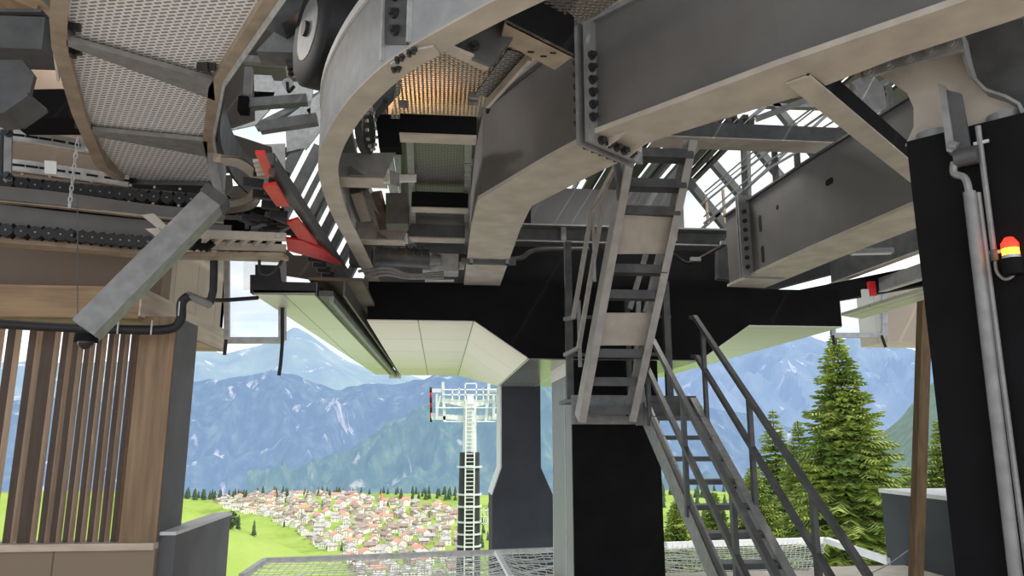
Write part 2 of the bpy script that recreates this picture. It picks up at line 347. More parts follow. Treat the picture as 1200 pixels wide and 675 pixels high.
b = MB(); P1 = PY(1036,362,8.8); P2 = PY(1090,401,8.8); b.box((P1.x,8.8,P2.z),(P2.x+.6,9.4,P1.z+.35)); struct('wall_front', b, 'clt_pale', 'pale timber panel seen left of the black column')
# ------------------------------------------------------------------ pier with T-shaped head and canopy soffits
YF = 8.0; YB = 15.0
def at(px, py): return PY(px, py, YF)
zc = at(500,375).z; zct = at(500,331).z; zm = at(640,420).z
xa, xb_, xc, xd, xe, xf = at(430,375).x, at(556,375).x, at(620,420).x, at(835,410).x, at(878,374).x, at(986,372).x
XM = at(820,420).x
pier = thing('station_pier','black T-shaped concrete pier behind the stairs with a wide head beam','pier',(at(725,675).x,YF,0))
hd = MB(); hd.prism([(xa,YF,zc),(xb_,YF,zc),(xc,YF,zm),(XM,YF,zm),(xe,YF,zc),(xf,YF,zc),(xf,YF,zct),(xa,YF,zct)],(0,.5,0)).build('head_beam','black',pier)
cl0, cr0 = at(672,560).x, at(776,560).x
cb = YF*(157/133)
MB().box((cl0,YF+.02,-.3),(cr0,cb,zm)).build('column','black',pier)
MB().box((cl0-.006,YF+.04,-.3),(cl0,cb,zm)).build('side_cladding','clad_grey',pier)
for y_ in (YF+.45,cb-.05): MB().box((cl0-.012,y_-.012,-.3),(cl0-.004,y_+.012,zm-.2)).build('cladding_joint','galv_bright',pier)
MB().box((cl0-.016,YF+.03,zm-.16),(cl0-.004,cb,zm)).build('top_panel','soffit',pier)
# grey panel strip on the side of the pier
can = thing('canopy_soffit','pale panelled soffit of the central canopy behind the black head beam','canopy',(at(490,375).x,8.15,zc))
YS = YF+.015
MB().box((xa,YS,zc-.012),(xb_,YB,zc+.018)).build('flat_panel','soffit',can)
YM = 12.2
sp = MB(); n1 = Vector((xb_,YS,zc-.012)); n2 = Vector((xc,YS,zm-.012)); n3 = Vector((xc,YM,zm-.012)); n4 = Vector((xb_,YB,zc-.012))
sp.add([n1,n2,n3,n4]+[p+Vector((0.02,0,.03)) for p in (n1,n2,n3,n4)],[(0,1,2,3),(4,7,6,5),(0,4,5,1),(1,5,6,2),(2,6,7,3),(3,7,4,0)]).build('sloping_panel','soffit',can)
MB().box((xc,YS,zm-.012),(XM,YM,zm+.018)).build('lower_panel','soffit_dark',can)
MB().box((xe,YS,zc-.012),(xf,YB,zc+.018)).build('flat_panel','soffit_green',can)
sp = MB(); n1 = Vector((xe,YS,zc-.012)); n2 = Vector((XM,YS,zm-.012)); n3 = Vector((XM,YM,zm-.012)); n4 = Vector((xe,YB,zc-.012))
sp.add([n1,n2,n3,n4]+[p+Vector((0.0,0,.03)) for p in (n1,n2,n3,n4)],[(0,1,2,3),(4,7,6,5),(0,4,5,1),(1,5,6,2),(2,6,7,3),(3,7,4,0)]).build('sloping_panel','soffit_green',can)
MB().box((xa,YF+.5,zc+.03),(xf,YB,zct-.1)).build('canopy_body','galv_dark',can)
# second pier further out
p2 = thing('rear_pier','dark grey pier with flared foot standing beyond the net','pier',(PY(612,640,12.2).x,12.2,-.6))
q = [PY(a,b2,12.2) for a,b2 in ((588,425),(633,425),(634,548),(648,580),(648,644),(577,644),(577,580),(588,548))]
q2 = [Vector((v.x,12.2,v.z)) for v in q]; q2[4].z = q2[5].z = -.6; q2[0].z = q2[1].z = zm
MB().prism(q2,(0,.9,0)).build('shaft','charcoal',p2)
MB().prism([(q2[0].x-.02,12.22,zm),(q2[0].x,12.22,zm),(q2[7].x,12.22,q2[7].z),(q2[6].x,12.22,q2[6].z),(q2[6].x-.02,12.22,q2[6].z),(q2[7].x-.02,12.22,q2[7].z)],(0,.85,0)).build('edge_trim','coping',p2)
# left canopy
YC = PZ(300,345,zc).y
lx0 = PY(297,345,YC).x; lx1 = PY(369,342,YC).x; rx0 = PY(440,438,15).x
lc = thing('left_canopy','green-tinted panelled canopy at the left with a dark bracketed front edge','canopy',((lx0+lx1)/2,YC,zc))
MB().prism([(lx0,YC,zc),(lx1,YC,zc),(PY(467,438,15).x-.18,15,zc),(PY(440,438,15).x,15,zc)],(0,0,.04)).build('soffit_panel','soffit_green',lc)
fr = MB(); zz = PY(330,312,YC).z
fz = [PY(a,b2,YC) for a,b2 in ((293,343),(293,322),(299,322),(299,310),(325,311),(327,330),(362,331),(370,330),(370,343))]
fr.prism([(v.x,YC,v.z) for v in fz],(0,.12,0)).build('front_bracket','charcoal',lc)
MB().prism([(lx1,YC,zc),(lx1,YC,zc+.12),(PY(467,432,15).x-.18,15,zc+.12),(PY(467,432,15).x-.18,15,zc)],(.02,0,0)).build('side_plate','galv_dark',lc)
# guide rail beside the canopy
gr = thing('guide_trough','grey steel guide rail running back between the two canopies','rail',(lx1+.1,YC,zc))
pa = Vector((lx1+.1,YC,zc+.02)); pb = Vector((PY(461,436,15).x,15,zc+.02))
MB().bar(pa,pb,.13,.05).build('rail_plate','galv_dark',gr); MB().bar(pa+Vector((.05,0,-.05)),pb+Vector((.05,0,-.05)),.04,.06).build('rail_lip','galv',gr)
MB().prism([(lx1-.06,YC,zc+.14),(xa+.08,YC,zc+.14),(xa+.08,15,zc+.14),(pb.x-.25,15,zc+.14)],(0,0,.03)).build('rail_back','timber_dark',gr)
MB().bar(pa+Vector((.16,0,.05)),pb+Vector((.12,0,.05)),.02,.14).build('rail_edge','galv_dark',gr)
MB().box((pb.x-.08,14.9,pb.z-.1),(pb.x+.16,15.0,pb.z+.06)).build('end_plate','soffit_green',gr)
# ------------------------------------------------------------------ stairs and landing
YL = 7.2
lz = PY(780,466,YL).z
sxl = PY(752,470,YL).x; sxr = PY(817,470,YL).x
SLP = .726
ls = thing('lower_stair','grey steel stair with open treads leading from the landing down to the floor','stairs',((sxl+sxr)/2,YL,0))
yb_ = YL-lz/SLP
for x, nm in ((sxl,'stringer'),(sxr-.04,'stringer')):
    s = MB(); s.prism([(x,YL,lz),(x,YL,lz-.26),(x,yb_+.26/SLP*.7,0),(x,yb_-.12,0),(x,yb_,.02)],(.04,0,0)); s.prism([(x,YL,lz),(x,YL,lz-.015),(x,yb_,.0),(x,yb_,.02)],(.06 if x == sxl else -.03,0,0)); s.build(nm,'galv',ls)
nt = 11
for i in range(1,nt):
    z = lz*(1-i/nt); y = YL-(lz-z)/SLP
    MB().box((sxl+.04,y-.02,z-.045),(sxr-.04,y+.17,z-.005)).build('tread','galv_dark',ls)
    bolts([(sxr-.041,y+.04+k*.05,z-.03-.045*j) for k in range(2) for j in range(2)],(-1,0,0),.008,ls,.012) if i in (4,) else None
def rail_side(x, label_end):
    def zt_(y, h): return lz-(YL-y)*SLP+h
    for h, nm in ((.84,'handrail'),(.44,'mid_rail')):
        MB().bar((x,YL-.05,zt_(YL-.05,h)),(x,yb_-.05,zt_(yb_-.05,h)),.042,.042).build(nm,'galv_dark',ls)
        MB().bar((x,YL+.08,zt_(YL,h)-.02),(x,YL-.05,zt_(YL-.05,h)),.036,.036).build('rail_bend','galv_dark',ls)
    for y in (YL-.25,YL-1.25,YL-2.2): MB().bar((x,y,zt_(y,-.1)),(x,y,zt_(y,.84)),.035,.05).build('rail_post','galv_dark',ls)
rail_side(sxl+.0,'l'); rail_side(sxr+.0,'r')
# landing
lp = thing('stair_landing','steel landing platform with railing between the two stair flights','platform',(1.8,YL,lz))
lxa = PY(670,470,YL).x
MB().box((lxa,YL,lz-.04),(sxr,YF-.02,lz)).build('deck','galv_dark',lp)
MB().box((lxa,YL-.01,lz-.26),(sxl-.03,YL+.02,lz+.02)).build('edge_beam','galv',lp)
MB().box((sxl+.02,YL+.02,lz-.22),(sxr,YL+.05,lz+.02)).build('edge_beam','galv_dark',lp)
MB().box((sxl-.06,YL-.06,lz-.27),(sxl+.02,YL+.02,lz+.1)).build('corner_plate','galv',lp)
bolts([(sxl-.15+.05*k,YL-.012,lz-.12-.05*j) for k in range(2) for j in range(2)]+[(sxr-.16+.05*k,YL+.018,lz-.1-.05*j) for k in range(2) for j in range(2)],(0,-1,0),.011,lp,.015)
def vpost(px, pt, pb2, y, w=.06):
    a = PY(px,pb2,y); b2 = PY(px,pt,y); MB().bar((a.x,y,a.z),(a.x,y,b2.z),w,w).build('post','galv_dark',lp)
vpost(668,284,468,YL+.15,.07); vpost(785,330,470,YL+.45,.07); vpost(738,340,460,YL+.6,.05)
for py in (372,416):
    a = PY(662,py,YL+.5); b2 = PY(786,py-1,YL+.5); MB().bar(a,b2,.03,.035).build('rail','galv_dark',lp)
# upper stair
us = thing('upper_stair','steep grey steel stair with two closed riser panels rising from landing to machinery','stairs',PY(708,490,7.0))
yt, yb2 = 6.05, 7.02
Lb, Lt = PY(677,490,yb2), PY(734,178,yt); Rb, Rt = PY(741,490,yb2), PY(812,165,yt)
dirL = (Lt-Lb).normalized()
def stringer(a, b2, sgn):
    s = MB(); d = (b2-a).normalized(); out = Vector((1,0,0)); nrm = d.cross(out).normalized()
    s.bar(a,b2,.022,.20,up=nrm); s.bar(a,b2,.07,.014,up=nrm,off=(sgn*.025,-.10)); s.bar(a,b2,.07,.014,up=nrm,off=(sgn*.025,.10))
    s.build('stringer','flange_grey',us)
stringer(Lb,Lt,-1); stringer(Rb,Rt,1)
tY = [175,213,245,313,343,412,445,478]
def onstair(py):   # left/right points at image height py
    def f(a,b2):
        lo, hi = 0., 1.
        for _ in range(30):
            m = (lo+hi)/2; p = lerp(a,b2,m); d = p-EYE; yy = 337.5-FPX*d.dot(UP)/d.dot(FW)
            if yy > py: lo = m
            else: hi = m
        return lerp(a,b2,lo)
    return f(Lb,Lt), f(Rb,Rt)
for py in tY:
    a, b2 = onstair(py); s = MB(); z = a.z
    s.box((a.x+.02,a.y-.06,z-.05),(b2.x-.01,a.y+.12,z-.012)); s.box((a.x+.02,a.y-.065,z-.06),(b2.x-.01,a.y-.055,z+.02)); s.build('tread','galv_dark',us)
for p0, p1 in ((248,298),(367,405)):
    a, b2 = onstair(p0); c, d = onstair(p1); o_ = Vector((0,-.02,0))
    RP = MB().prism([c+o_+Vector((.03,0,0)),d+o_-Vector((.03,0,0)),b2+o_-Vector((.03,0,0)),a+o_+Vector((.03,0,0))],(0,.012,0)).build('riser_panel','flange',us)
    fz = []
    for k in range(4):
        t = (k+.5)/4; l1 = lerp(c,a,t); r1 = lerp(d,b2,t); fz += [l1+Vector((.015,-.1,0)), r1+Vector((-.01,-.1,0))]
    bolts(fz,(0,-1,.3),.010,RP,.012,material='galv')
# left hand rails of the upper stair
def hr(pts, r, nm): MB().tube(pts, r, 8).build(nm,'galv',us)
for a, b2, c in (((716,205),(690,262),(663,372)),((708,232),(694,300),(662,417))): pass
YH = 6.6
k_ = MB(); top = PY(727,200,6.1)
P_ = [PY(724,197,6.15),PY(692,250,6.5),PY(690,262,6.5),PY(676,385,6.9),PY(662,372,7.2)]
MB().bar(PY(722,195,6.15),PY(693,250,6.45),.04,.04).build('handrail','flange_grey',us)
MB().bar(PY(693,250,6.45),PY(672,372,6.95),.035,.04).build('handrail','flange_grey',us)
MB().bar(PY(672,372,6.95),PY(662,374,7.25),.035,.035).build('rail_bend','galv',us)
MB().bar(PY(711,215,6.25),PY(678,408,6.95),.035,.04).build('mid_rail','flange_grey',us)
MB().bar(PY(678,408,6.95),PY(662,416,7.25),.035,.035).build('rail_bend','galv',us)
MB().bar(PY(695,250,6.45),PY(697,330,6.6),.03,.04).build('rail_post','galv',us)
MB().bar(PY(678,352,6.9),PY(680,430,6.98),.03,.04).build('rail_post','galv',us)
MB().bar(PY(723,192,6.1),PY(727,235,6.15),.05,.05).build('rail_post','galv_dark',us)
# pale strips of a second flight seen through the upper stair
for (a,b2) in (((757,298),(738,362)),((772,298),(756,366)),((748,352),(745,440))):
    MB().bar(PY(*a,7.6),PY(*b2,7.6),.05,.05).build('back_rail','galv',us)
# ------------------------------------------------------------------ safety net beyond the floor edge
sn = thing('safety_net','white mesh safety net in a grey steel frame beyond the floor edge','net',(0,9.,0))
F = [PZ(283,676,0.),PZ(311,657,0.),PZ(582,647,0.),PZ(655,644,0.)]
f = MB()
for a,b2 in zip(F[:-1],F[1:]): f.bar(a,b2,.07,.07)
f.bar(F[3],PZ(780,639,0),.07,.07); f.build('frame','flange_grey',sn)
MB().bar(PZ(582,647,.02),PZ(599,677,.02),.06,.05).build('divider','coping',sn)
F2 = [PZ(655,644,0),PZ(780,639,0.),PZ(968,633,0.),PZ(1043,658,0.)]
f = MB()
for a,b2 in zip(F2[1:-1],F2[2:]): f.bar(a,b2,.09,.09)
f.build('frame','coping',sn)
def net(q, nu, nv, sag):
    a,b2,c,d = q; s = MB()
    def g(u,v):
        p = lerp(lerp(a,b2,u),lerp(d,c,u),v); p = p.copy(); p.z -= sag*math.sin(PI*u)**.5*math.sin(PI*v)**.6 if 0<u<1 and 0<v<1 else 0
        p += Vector((noise.noise(p*3),noise.noise(p*3+Vector((9,0,0))),noise.noise(p*4+Vector((5,5,0)))))*.025; return p
    for i in range(nu+1): s.tube([g(i/nu,j/12) for j in range(13)],.006,3)
    for j in range(nv+1): s.tube([g(i/24,j/nv) for i in range(25)],.006,3)
    s.build('netting','net',sn)
near = 7.95
A1 = F[1]; B1 = F[2]; net((A1,B1,PZ(599,677,-.02),Vector((A1.x,near,-.02))),34,18,.06)
net((F[2],PZ(655,644,0),Vector((PZ(655,644,0).x,near,-.02)),PZ(599,677,-.02)),9,18,.05)
net((PZ(770,639.5,0),PZ(968,633,0),Vector((4.74,9.36,-.01)),Vector((PZ(770,664,0).x,9.36,-.01))),34,16,.05)
# right hand parapet
a = PZ(1040,657,0); t = PY(1040,577,a.y)
w = MB(); w.prism([(a.x,a.y,-.1),(a.x,a.y-2.6,-.1),(a.x,a.y-2.6,t.z),(a.x,a.y,t.z)],(1.2,0,0)); struct('wall_terrace', w, 'terrace_grey', 'grey concrete parapet on the right behind the wooden prop')
w = MB(); w.box((a.x-.02,a.y-2.62,t.z),(a.x+1.22,a.y+.02,t.z+.05)); struct('trim_4', w, 'coping')
# leaning wooden prop
b = MB(); b.bar(PZ(1072,716,0.),PY(1084,344,6.6),.10,.09,up=(0,1,0)); solo('wooden_prop', b, 'post_wood', 'slanting brown wooden prop left of the black column', 'post')
c_ = MB(); c_.tube(smooth_path([PY(1064,645,7.6),PY(1040,662,7.4),PY(1020,672,7.2),PY(1000,682,7.0)],5),.006,5); solo('loose_wire', c_, 'galv', 'thin wire lying on concrete floor left of the wooden prop', 'wire')
# ================================================================== OVERHEAD STEELWORK
ZB = 3.3
def pz(pts, z): return [tuple(PZ(a,b2,z).xy) for a,b2 in pts]
# main girder
mg = thing('main_girder','huge grey box girder bending across the top of the picture onto the pier head','girder',PZ(690,155,ZB))
mp_ = pz([(1290,-66),(1110,0),(910,70),(690,153)],ZB); mp2 = pz([(690,155),(640,182),(560,230),(552,262),(543,336)],ZB)
GW = .40; GH = .66
far_px = [(1290,-22),(1180,18),(1047,62),(930,108),(790,151),(728,174)]
fpath = pz(far_px,ZB)
s = MB(); s.ribbon(mp_,-.05,-.03,ZB,ZB+GH); s.ribbon(fpath,.02,.04,ZB,ZB+GH); s.build('web','girder',mg)
poly = [Vector((*p,ZB-.03)) for p in mp_]+[Vector((*p,ZB-.03)) for p in reversed(fpath)]
MB().prism(poly,(0,0,.03)).build('bottom_flange','flange',mg); MB().prism([p+Vector((0,0,GH+.03)) for p in poly],(0,0,.03)).build('top_flange','galv',mg)
for path in (mp2,):
    s = MB(); s.ribbon(path,-.05,-.03,ZB,ZB+GH); s.ribbon(path,-GW+.03,-GW+.05,ZB,ZB+GH); s.build('web','girder',mg)
    MB().ribbon(path,-GW,0,ZB-.03,ZB).build('bottom_flange','flange',mg)
    MB().ribbon(path,-GW,0,ZB+GH,ZB+GH+.03).build('top_flange','galv',mg)
B0 = Vector((*mp_[-1],0)); dB = (Vector((*mp_[-2],0))-B0).normalized(); nB = Vector((dB.y,-dB.x,0))   # nB points to the far side
if nB.y < 0: nB = -nB
for sh in (-.022,.022):
    s = MB(); c = B0+dB*sh
    s.prism([c-nB*.06+Vector((0,0,ZB-.09)), c+nB*(GW+.05)+Vector((0,0,ZB-.09)), c+nB*(GW+.05)+Vector((0,0,ZB+GH)), c-nB*.06+Vector((0,0,ZB+GH))], dB*.02*(1 if sh > 0 else -1)); EP = s.build('end_plate','galv',mg)
for sg in (1,-1):
    bolts([B0+dB*(.045*sg)-nB*.02+Vector((0,0,ZB+.06+.075*k)) for k in range(6)],dB*sg,.018,EP,.035)
    bolts([B0+dB*(.045*sg)+nB*(.05+.07*k)+Vector((0,0,ZB-.06)) for k in range(5)],dB*sg,.018,EP,.035)
for sg in (1,-1):
    c = B0+dB*.04*sg
    for t_ in (.1,.3):
        q0 = c+nB*t_+Vector((0,0,ZB-.03)); s = MB(); s.prism([q0,q0+dB*sg*.14,q0+Vector((0,0,-.055))],nB*.012); s.build('gusset','flange',mg)
# bearing on the pier head
e = Vector((*mp2[-1],0)); bx = MB(); y_ = YF-.35
ex = PZ(543,302,ZB-.02)
MB().box((ex.x-.02,ex.y,ZB-.07),(ex.x+.5,ex.y+.06,ZB-.02)).build('bearing_bracket','galv_dark',mg)
for dx in (.06,.4): MB().box((ex.x+dx,ex.y-.03,ZB-.07),(ex.x+dx+.03,ex.y+.08,ZB+.03)).build('bracket_rib','galv',mg)
# openings in the girder web
for (a,b2) in ((572,128),(623,68)):
    p = PY(a,b2,4.7); q = PZ(a,b2,ZB)
def web_point(px, py, path, off=0.):
    """where the view ray meets the vertical web plane under a girder segment"""
    best = None
    for (x0,y0),(x1,y1) in zip(path[:-1],path[1:]):
        d = Vector((x1-x0,y1-y0,0)); n = Vector((d.y,-d.x,0)).normalized(); r = ray(px,py); den = r.dot(n)
        if abs(den) < 1e-6: continue
        t = (Vector((x0,y0,0))-EYE).dot(n)/den; p = EYE+r*t; u = (p-Vector((x0,y0,0))).dot(d)/d.dot(d)
        if -.02 <= u <= 1.02 and t > 0: best = (p, n if n.dot(r) < 0 else -n)
    return best
def holes(pts, path, r, parent, nm='web_hole', depth=.05):
    for a,b2 in pts:
        w_ = web_point(a,b2,path)
        if w_:
            p,n = w_; MB().cyl(p-n*(depth+.0),p+n*(.002-depth+.05-.035),r,n=12).build(nm,'hole',parent)
def shift(path, o):
    P = [Vector(p[:2]) for p in path]; out = []
    for i in range(len(P)):
        d = (P[min(i+1,len(P)-1)]-P[max(i-1,0)]).normalized(); out.append(tuple(P[i]+Vector((-d.y,d.x))*o))
    return out
wp = shift(mp2,-.03)
for a,b2 in ((572,129),(612,70)):
    w_ = web_point(a,b2,wp)
    if w_: p,n = w_; MB().cyl(p-n*.01,p+n*.003,.028,n=14).build('web_hole','hole',mg)
# right girder
rg = thing('side_girder','grey box girder with oval openings resting on the right end of the pier head','girder',PZ(870,325,ZB))
rp = pz([(1200,165),(1090,227),(945,290),(880,320),(852,333)],ZB)
rweb = shift(rp,-.03)
s = MB(); s.ribbon(rp,-.05,-.03,ZB,ZB+.78); s.ribbon(rp,-.42,-.40,ZB,ZB+.7); s.build('web','girder',rg)
MB().ribbon(rp,-.45,0,ZB-.03,ZB).build('bottom_flange','flange',rg)
MB().ribbon(rp,-.45,0,ZB+.78,ZB+.80).build('top_flange','galv_dark',rg)
def oval(px, py, path, w, h, parent, m='hole', tilt=0):
    w_ = web_point(px,py,path)
    if not w_: return
    p,n = w_; t = Vector((0,0,1)).cross(n).normalized(); pts = []
    for k in range(16):
        a = 2*PI*k/16; dx = math.cos(a)*w/2; dz = math.sin(a)*w/2+(h-w)/2*(1 if math.sin(a) >= 0 else -1)
        if h < w: dz = math.sin(a)*h/2; dx = math.cos(a)*h/2+(w-h)/2*(1 if math.cos(a) >= 0 else -1)
        pts.append(p+t*dx+Vector((0,0,dz))-n*.01)
    MB().prism(pts,n*.013).build('web_slot',m,parent)
for a,b2,w_,h_ in ((891,262,.06,.18),(894,298,.06,.18),(911,243,.045,.05),(972,213,.11,.06)): oval(a,b2,rweb,w_,h_,rg)
wq = web_point(880,300,rweb)
if wq:
    p,n = wq; t = Vector((0,0,1)).cross(n).normalized(); t = t if t.x > 0 else -t
    for k in (-.035,.01):
        MB().prism([p+t*k+n*.12+Vector((0,0,ZB-.04-p.z)),p+t*k-n*.35+Vector((0,0,ZB-.04-p.z)),p+t*k-n*.35+Vector((0,0,ZB+.85-p.z)),p+t*k+n*.12+Vector((0,0,ZB+.85-p.z))],t*.02).build('end_plate','galv',rg)
    bolts([p+t*.05+n*.07+Vector((0,0,ZB+.06+.1*k-p.z)) for k in range(7)],t,.016,rg.children[-1],.03)
    for kz in (.2,.5): pass
# bracket left of the splice
lb = MB(); a0 = [PY(a,b2,8.3) for a,b2 in ((842,292),(850,284),(858,272),(866,284),(873,278),(873,330),(842,326))]; lb.prism(a0,(0,.12,0)); solo('end_bracket', lb, 'galv_dark', 'tapered steel bracket left of the side girder end plate', 'bracket')
# ------------------------------------------------------------------ curved channel beam
cbm = thing('curved_channel_beam','galvanised curved channel beam sweeping from the top centre down to the pier head','beam',PZ(372,190,ZB))
cp_px = [(640,-32),(560,8),(476,56),(430,92),(396,132),(376,172),(374,205),(388,248),(408,285),(434,334)]
cpath = [tuple(v[:2]) for v in smooth_path([(*p,0) for p in pz(cp_px,ZB)],5)]
CH = .45
MB().ribbon(cpath,-.012,0,ZB,ZB+CH).build('web','channel_web',cbm)
MB().ribbon(cpath,-.125,0,ZB-.012,ZB).build('bottom_flange','flange',cbm)
MB().ribbon(cpath,-.17,0.0,ZB+CH,ZB+CH+.012).build('top_flange','galv_dark',cbm)  # darker steel: shading and dirt put into the colour
MB().ribbon(shift(cpath,-.17),-.012,0,ZB+CH-.03,ZB+CH+.02).build('flange_lip','galv_dark',cbm)
MB().ribbon(cpath,.0,.012,ZB+CH-.02,ZB+CH+.03).build('top_lip','white_paint',cbm)
cw = shift(cpath,-.013)
for a,b2 in ((432,56),(449,20),(449,66),(500,10),(500,28),(508,24)): oval(a,b2,cw,.022,.05,cbm)
# bolted splice of the channel
def vplate(px0,px1,py0,py1,path,m,parent,nm,out=.012,th=.012):
    q = [web_point(a,b2,path) for a,b2 in ((px0,py1),(px1,py1),(px1,py0),(px0,py0))]
    return MB().prism([p+n*out for p,n in q],q[0][1]*th).build(nm,m,parent) if all(q) else parent
SPL = vplate(456,482,-30,54,cw,'galv_dark',cbm,'splice_plate')
wq = [web_point(a,b2,cw) for a,b2 in ((469,18),(470,38),(470,-2))]
for q in wq:
    if q: bolts([q[0]+q[1]*.03],q[1],.018,SPL,.03)
for px_ in (455,485):
    q = web_point(px_,20,cw)
    if q: p,n = q; MB().bar(Vector((p.x,p.y,ZB+.01)),Vector((p.x,p.y,ZB+CH)),.012,.07,up=n).build('splice_rib','galv_bright',cbm)
zf = ZB-.014
MB().prism([PZ(a,b2,zf) for a,b2 in ((457,74),(478,58),(508,52),(515,62),(472,84))],(0,0,-.012)).build('flange_plate','flange',cbm)
FPL = [c for c in cbm.children if c.name.startswith('flange_plate')][0]
bolts([PZ(a,b2,zf-.012) for a,b2 in ((466,69),(471,66),(480,61),(485,58),(462,80),(467,79))],(0,0,-1),.011,FPL,.022)
# ------------------------------------------------------------------ walkway at the upper left with perforated soffit
ZW = 3.6
wk = thing('curved_walkway','curved walkway with perforated metal soffit panels at the upper left','walkway',PZ(160,100,ZW))
def flat(pts, z, th, nm, m, parent): return MB().prism([PZ(a,b2,z) for a,b2 in pts],(0,0,th)).build(nm,m,parent)
flat([(80,-40),(345,-40),(252,104),(78,48)],ZW+.05,.02,'soffit_panel','perf',wk)
flat([(78,52),(252,112),(240,164),(106,152)],ZW+.05,.02,'soffit_panel','perf',wk)
flat([(108,158),(244,178),(252,222),(152,216)],ZW+.05,.02,'soffit_panel','perf',wk)
def flatbar(pts, z, w, h, nm, m, parent):
    P = [PZ(a,b2,z) for a,b2 in pts]; MB().ribbon([(p.x,p.y) for p in P],-w/2,w/2,z,z+h).build(nm,m,parent)
flatbar([(78,-60),(68,20),(70,58),(92,135),(118,195),(152,221)],ZW,.075,.16,'edge_frame','tan_steel',wk)
flatbar([(72,-60),(61,20),(63,58),(68,96)],ZW+.02,.012,.2,'edge_plate','white_paint',wk)
flatbar([(352,-50),(252,104),(244,165),(256,228)],ZW,.07,.18,'edge_frame','tan_steel',wk)
flatbar([(345,-48),(340,-10),(262,102),(250,165),(262,228)],ZW-.03,.015,.2,'edge_plate','galv_bright',wk)
P = lambda a,b2,z=ZW: PZ(a,b2,z)
MB().prism([P(78,47),P(250,95),P(252,118),P(78,54)],(0,0,.03)).build('cross_plate','galv',wk)
MB().prism([P(106,153),P(243,166),P(243,184),P(112,160)],(0,0,.03)).build('cross_plate','galv',wk)
MB().prism([P(152,216),P(256,218),P(258,236),P(160,222)],(0,0,.03)).build('cross_plate','galv_dark',wk)
for a,b2 in ((82,32),(84,60),(242,78),(98,147),(232,165),(152,212)):
    c = PZ(a,b2,ZW+.03); s = MB(); s.box((c.x-.05,c.y-.012,c.z-.02),(c.x+.05,c.y+.012,c.z+.02)); s.box((c.x-.005,c.y-.035,c.z-.03),(c.x+.015,c.y+.03,c.z+.01)); s.build('panel_clamp','bolt',wk)
# bent bracket at the walkway end
eb = thing('looped_bracket','bent steel loop bracket at the lower end of the walkway','bracket',PZ(285,215,ZW-.1))
lp_ = smooth_path([PZ(250,180,3.5),PZ(276,186,3.5),PZ(297,202,3.5),PZ(305,218,3.5),PZ(296,236,3.5),PZ(262,243,3.5)],5)
MB().ribbon([(p.x,p.y) for p in lp_],-.012,0,3.44,3.5).build('loop_rim','tan_steel',eb)
outer = [(258,185),(280,186),(297,197),(307,216),(301,231),(282,241),(258,244)]; inner = [(262,236),(278,234),(292,227),(297,216),(290,204),(276,196),(262,194)]
o_ = smooth_path([PZ(a,b2,3.43) for a,b2 in outer],4); i_ = smooth_path([PZ(a,b2,3.43) for a,b2 in reversed(inner)],4); s = MB(); n_ = len(o_)
s.add(o_+i_+[p+Vector((0,0,.015)) for p in o_+i_],[(k,k+1,n_+k+1,n_+k) for k in range(n_-1)]+[(2*n_+k,3*n_+k,3*n_+k+1,2*n_+k+1) for k in range(n_-1)]); s.build('loop','flange',eb)
MB().prism([PY(a,b2,5.15) for a,b2 in ((243,160),(250,180),(262,225),(272,240),(258,238),(244,205))],(0,.015,0)).build('side_plate','galv',eb)
# inclined tube carrying the dome camera
tb = MB(); ta = PY(254,232,5.05); tc_ = PY(101,387,4.85)
s = thing('camera_arm','square grey steel arm slanting down left from the walkway','arm',ta)
MB().bar(ta,tc_,.16,.17,up=(.5,-.6,.6)).build('tube','galv',s)
MB().bar(lerp(ta,tc_,-.02),lerp(ta,tc_,.04),.175,.185,up=(.5,-.6,.6)).build('end_flange','galv_dark',s)
c = PY(101,397,4.86)
d_ = thing('dome_camera','small black dome camera under the lower end of the slanting arm','camera',c)
MB().cyl(c+Vector((0,0,.03)),c+Vector((0,0,-.02)),.062,.07,n=20).build('housing','black',d_,True)
MB().sphere(c+Vector((0,0,-.02)),.048,16,6,True).build('dome','camera_glass',d_,True)
# dark frame members at the far upper left
b = MB(); b.bar(PY(-60,48,4.2),PY(64,52,4.2),.25,.2); b.bar(PY(-60,28,4.2),PY(64,29,4.2),.3,.02); solo('frame_beam', b, 'galv_dark', 'dark steel beam ending at the walkway edge, upper left corner', 'beam')
b = MB(); q = [PY(a,b2,4.1) for a,b2 in ((-20,70),(26,70),(40,88),(34,112),(4,132),(-20,134))]; b.prism(q,(0,.03,0)); b.prism([PY(a,b2,4.08) for a,b2 in ((33,112),(4,132),(-20,134),(-20,128),(3,126),(31,107))],(0,.22,0)); solo('frame_bracket', b, 'galv_dark', 'folded steel bracket under the dark beam in the upper left corner', 'bracket')
b = MB(); q = [PY(a,b2,5.1) for a,b2 in ((4,138),(30,105),(74,104),(82,138))]; b.prism(q,(0,.3,0)); solo('dark_housing', b, 'black', 'black trapezoid housing left of the curved walkway', 'housing')
b = MB(); b.bar(PY(-30,-12,4.6),PY(58,24,4.6),.3,.03); b.bar(PY(18,-20,4.5),PY(62,26,4.5),.05,.09); solo('ceiling_board', b, 'timber', 'brown board under the roof at the top left corner', 'board')
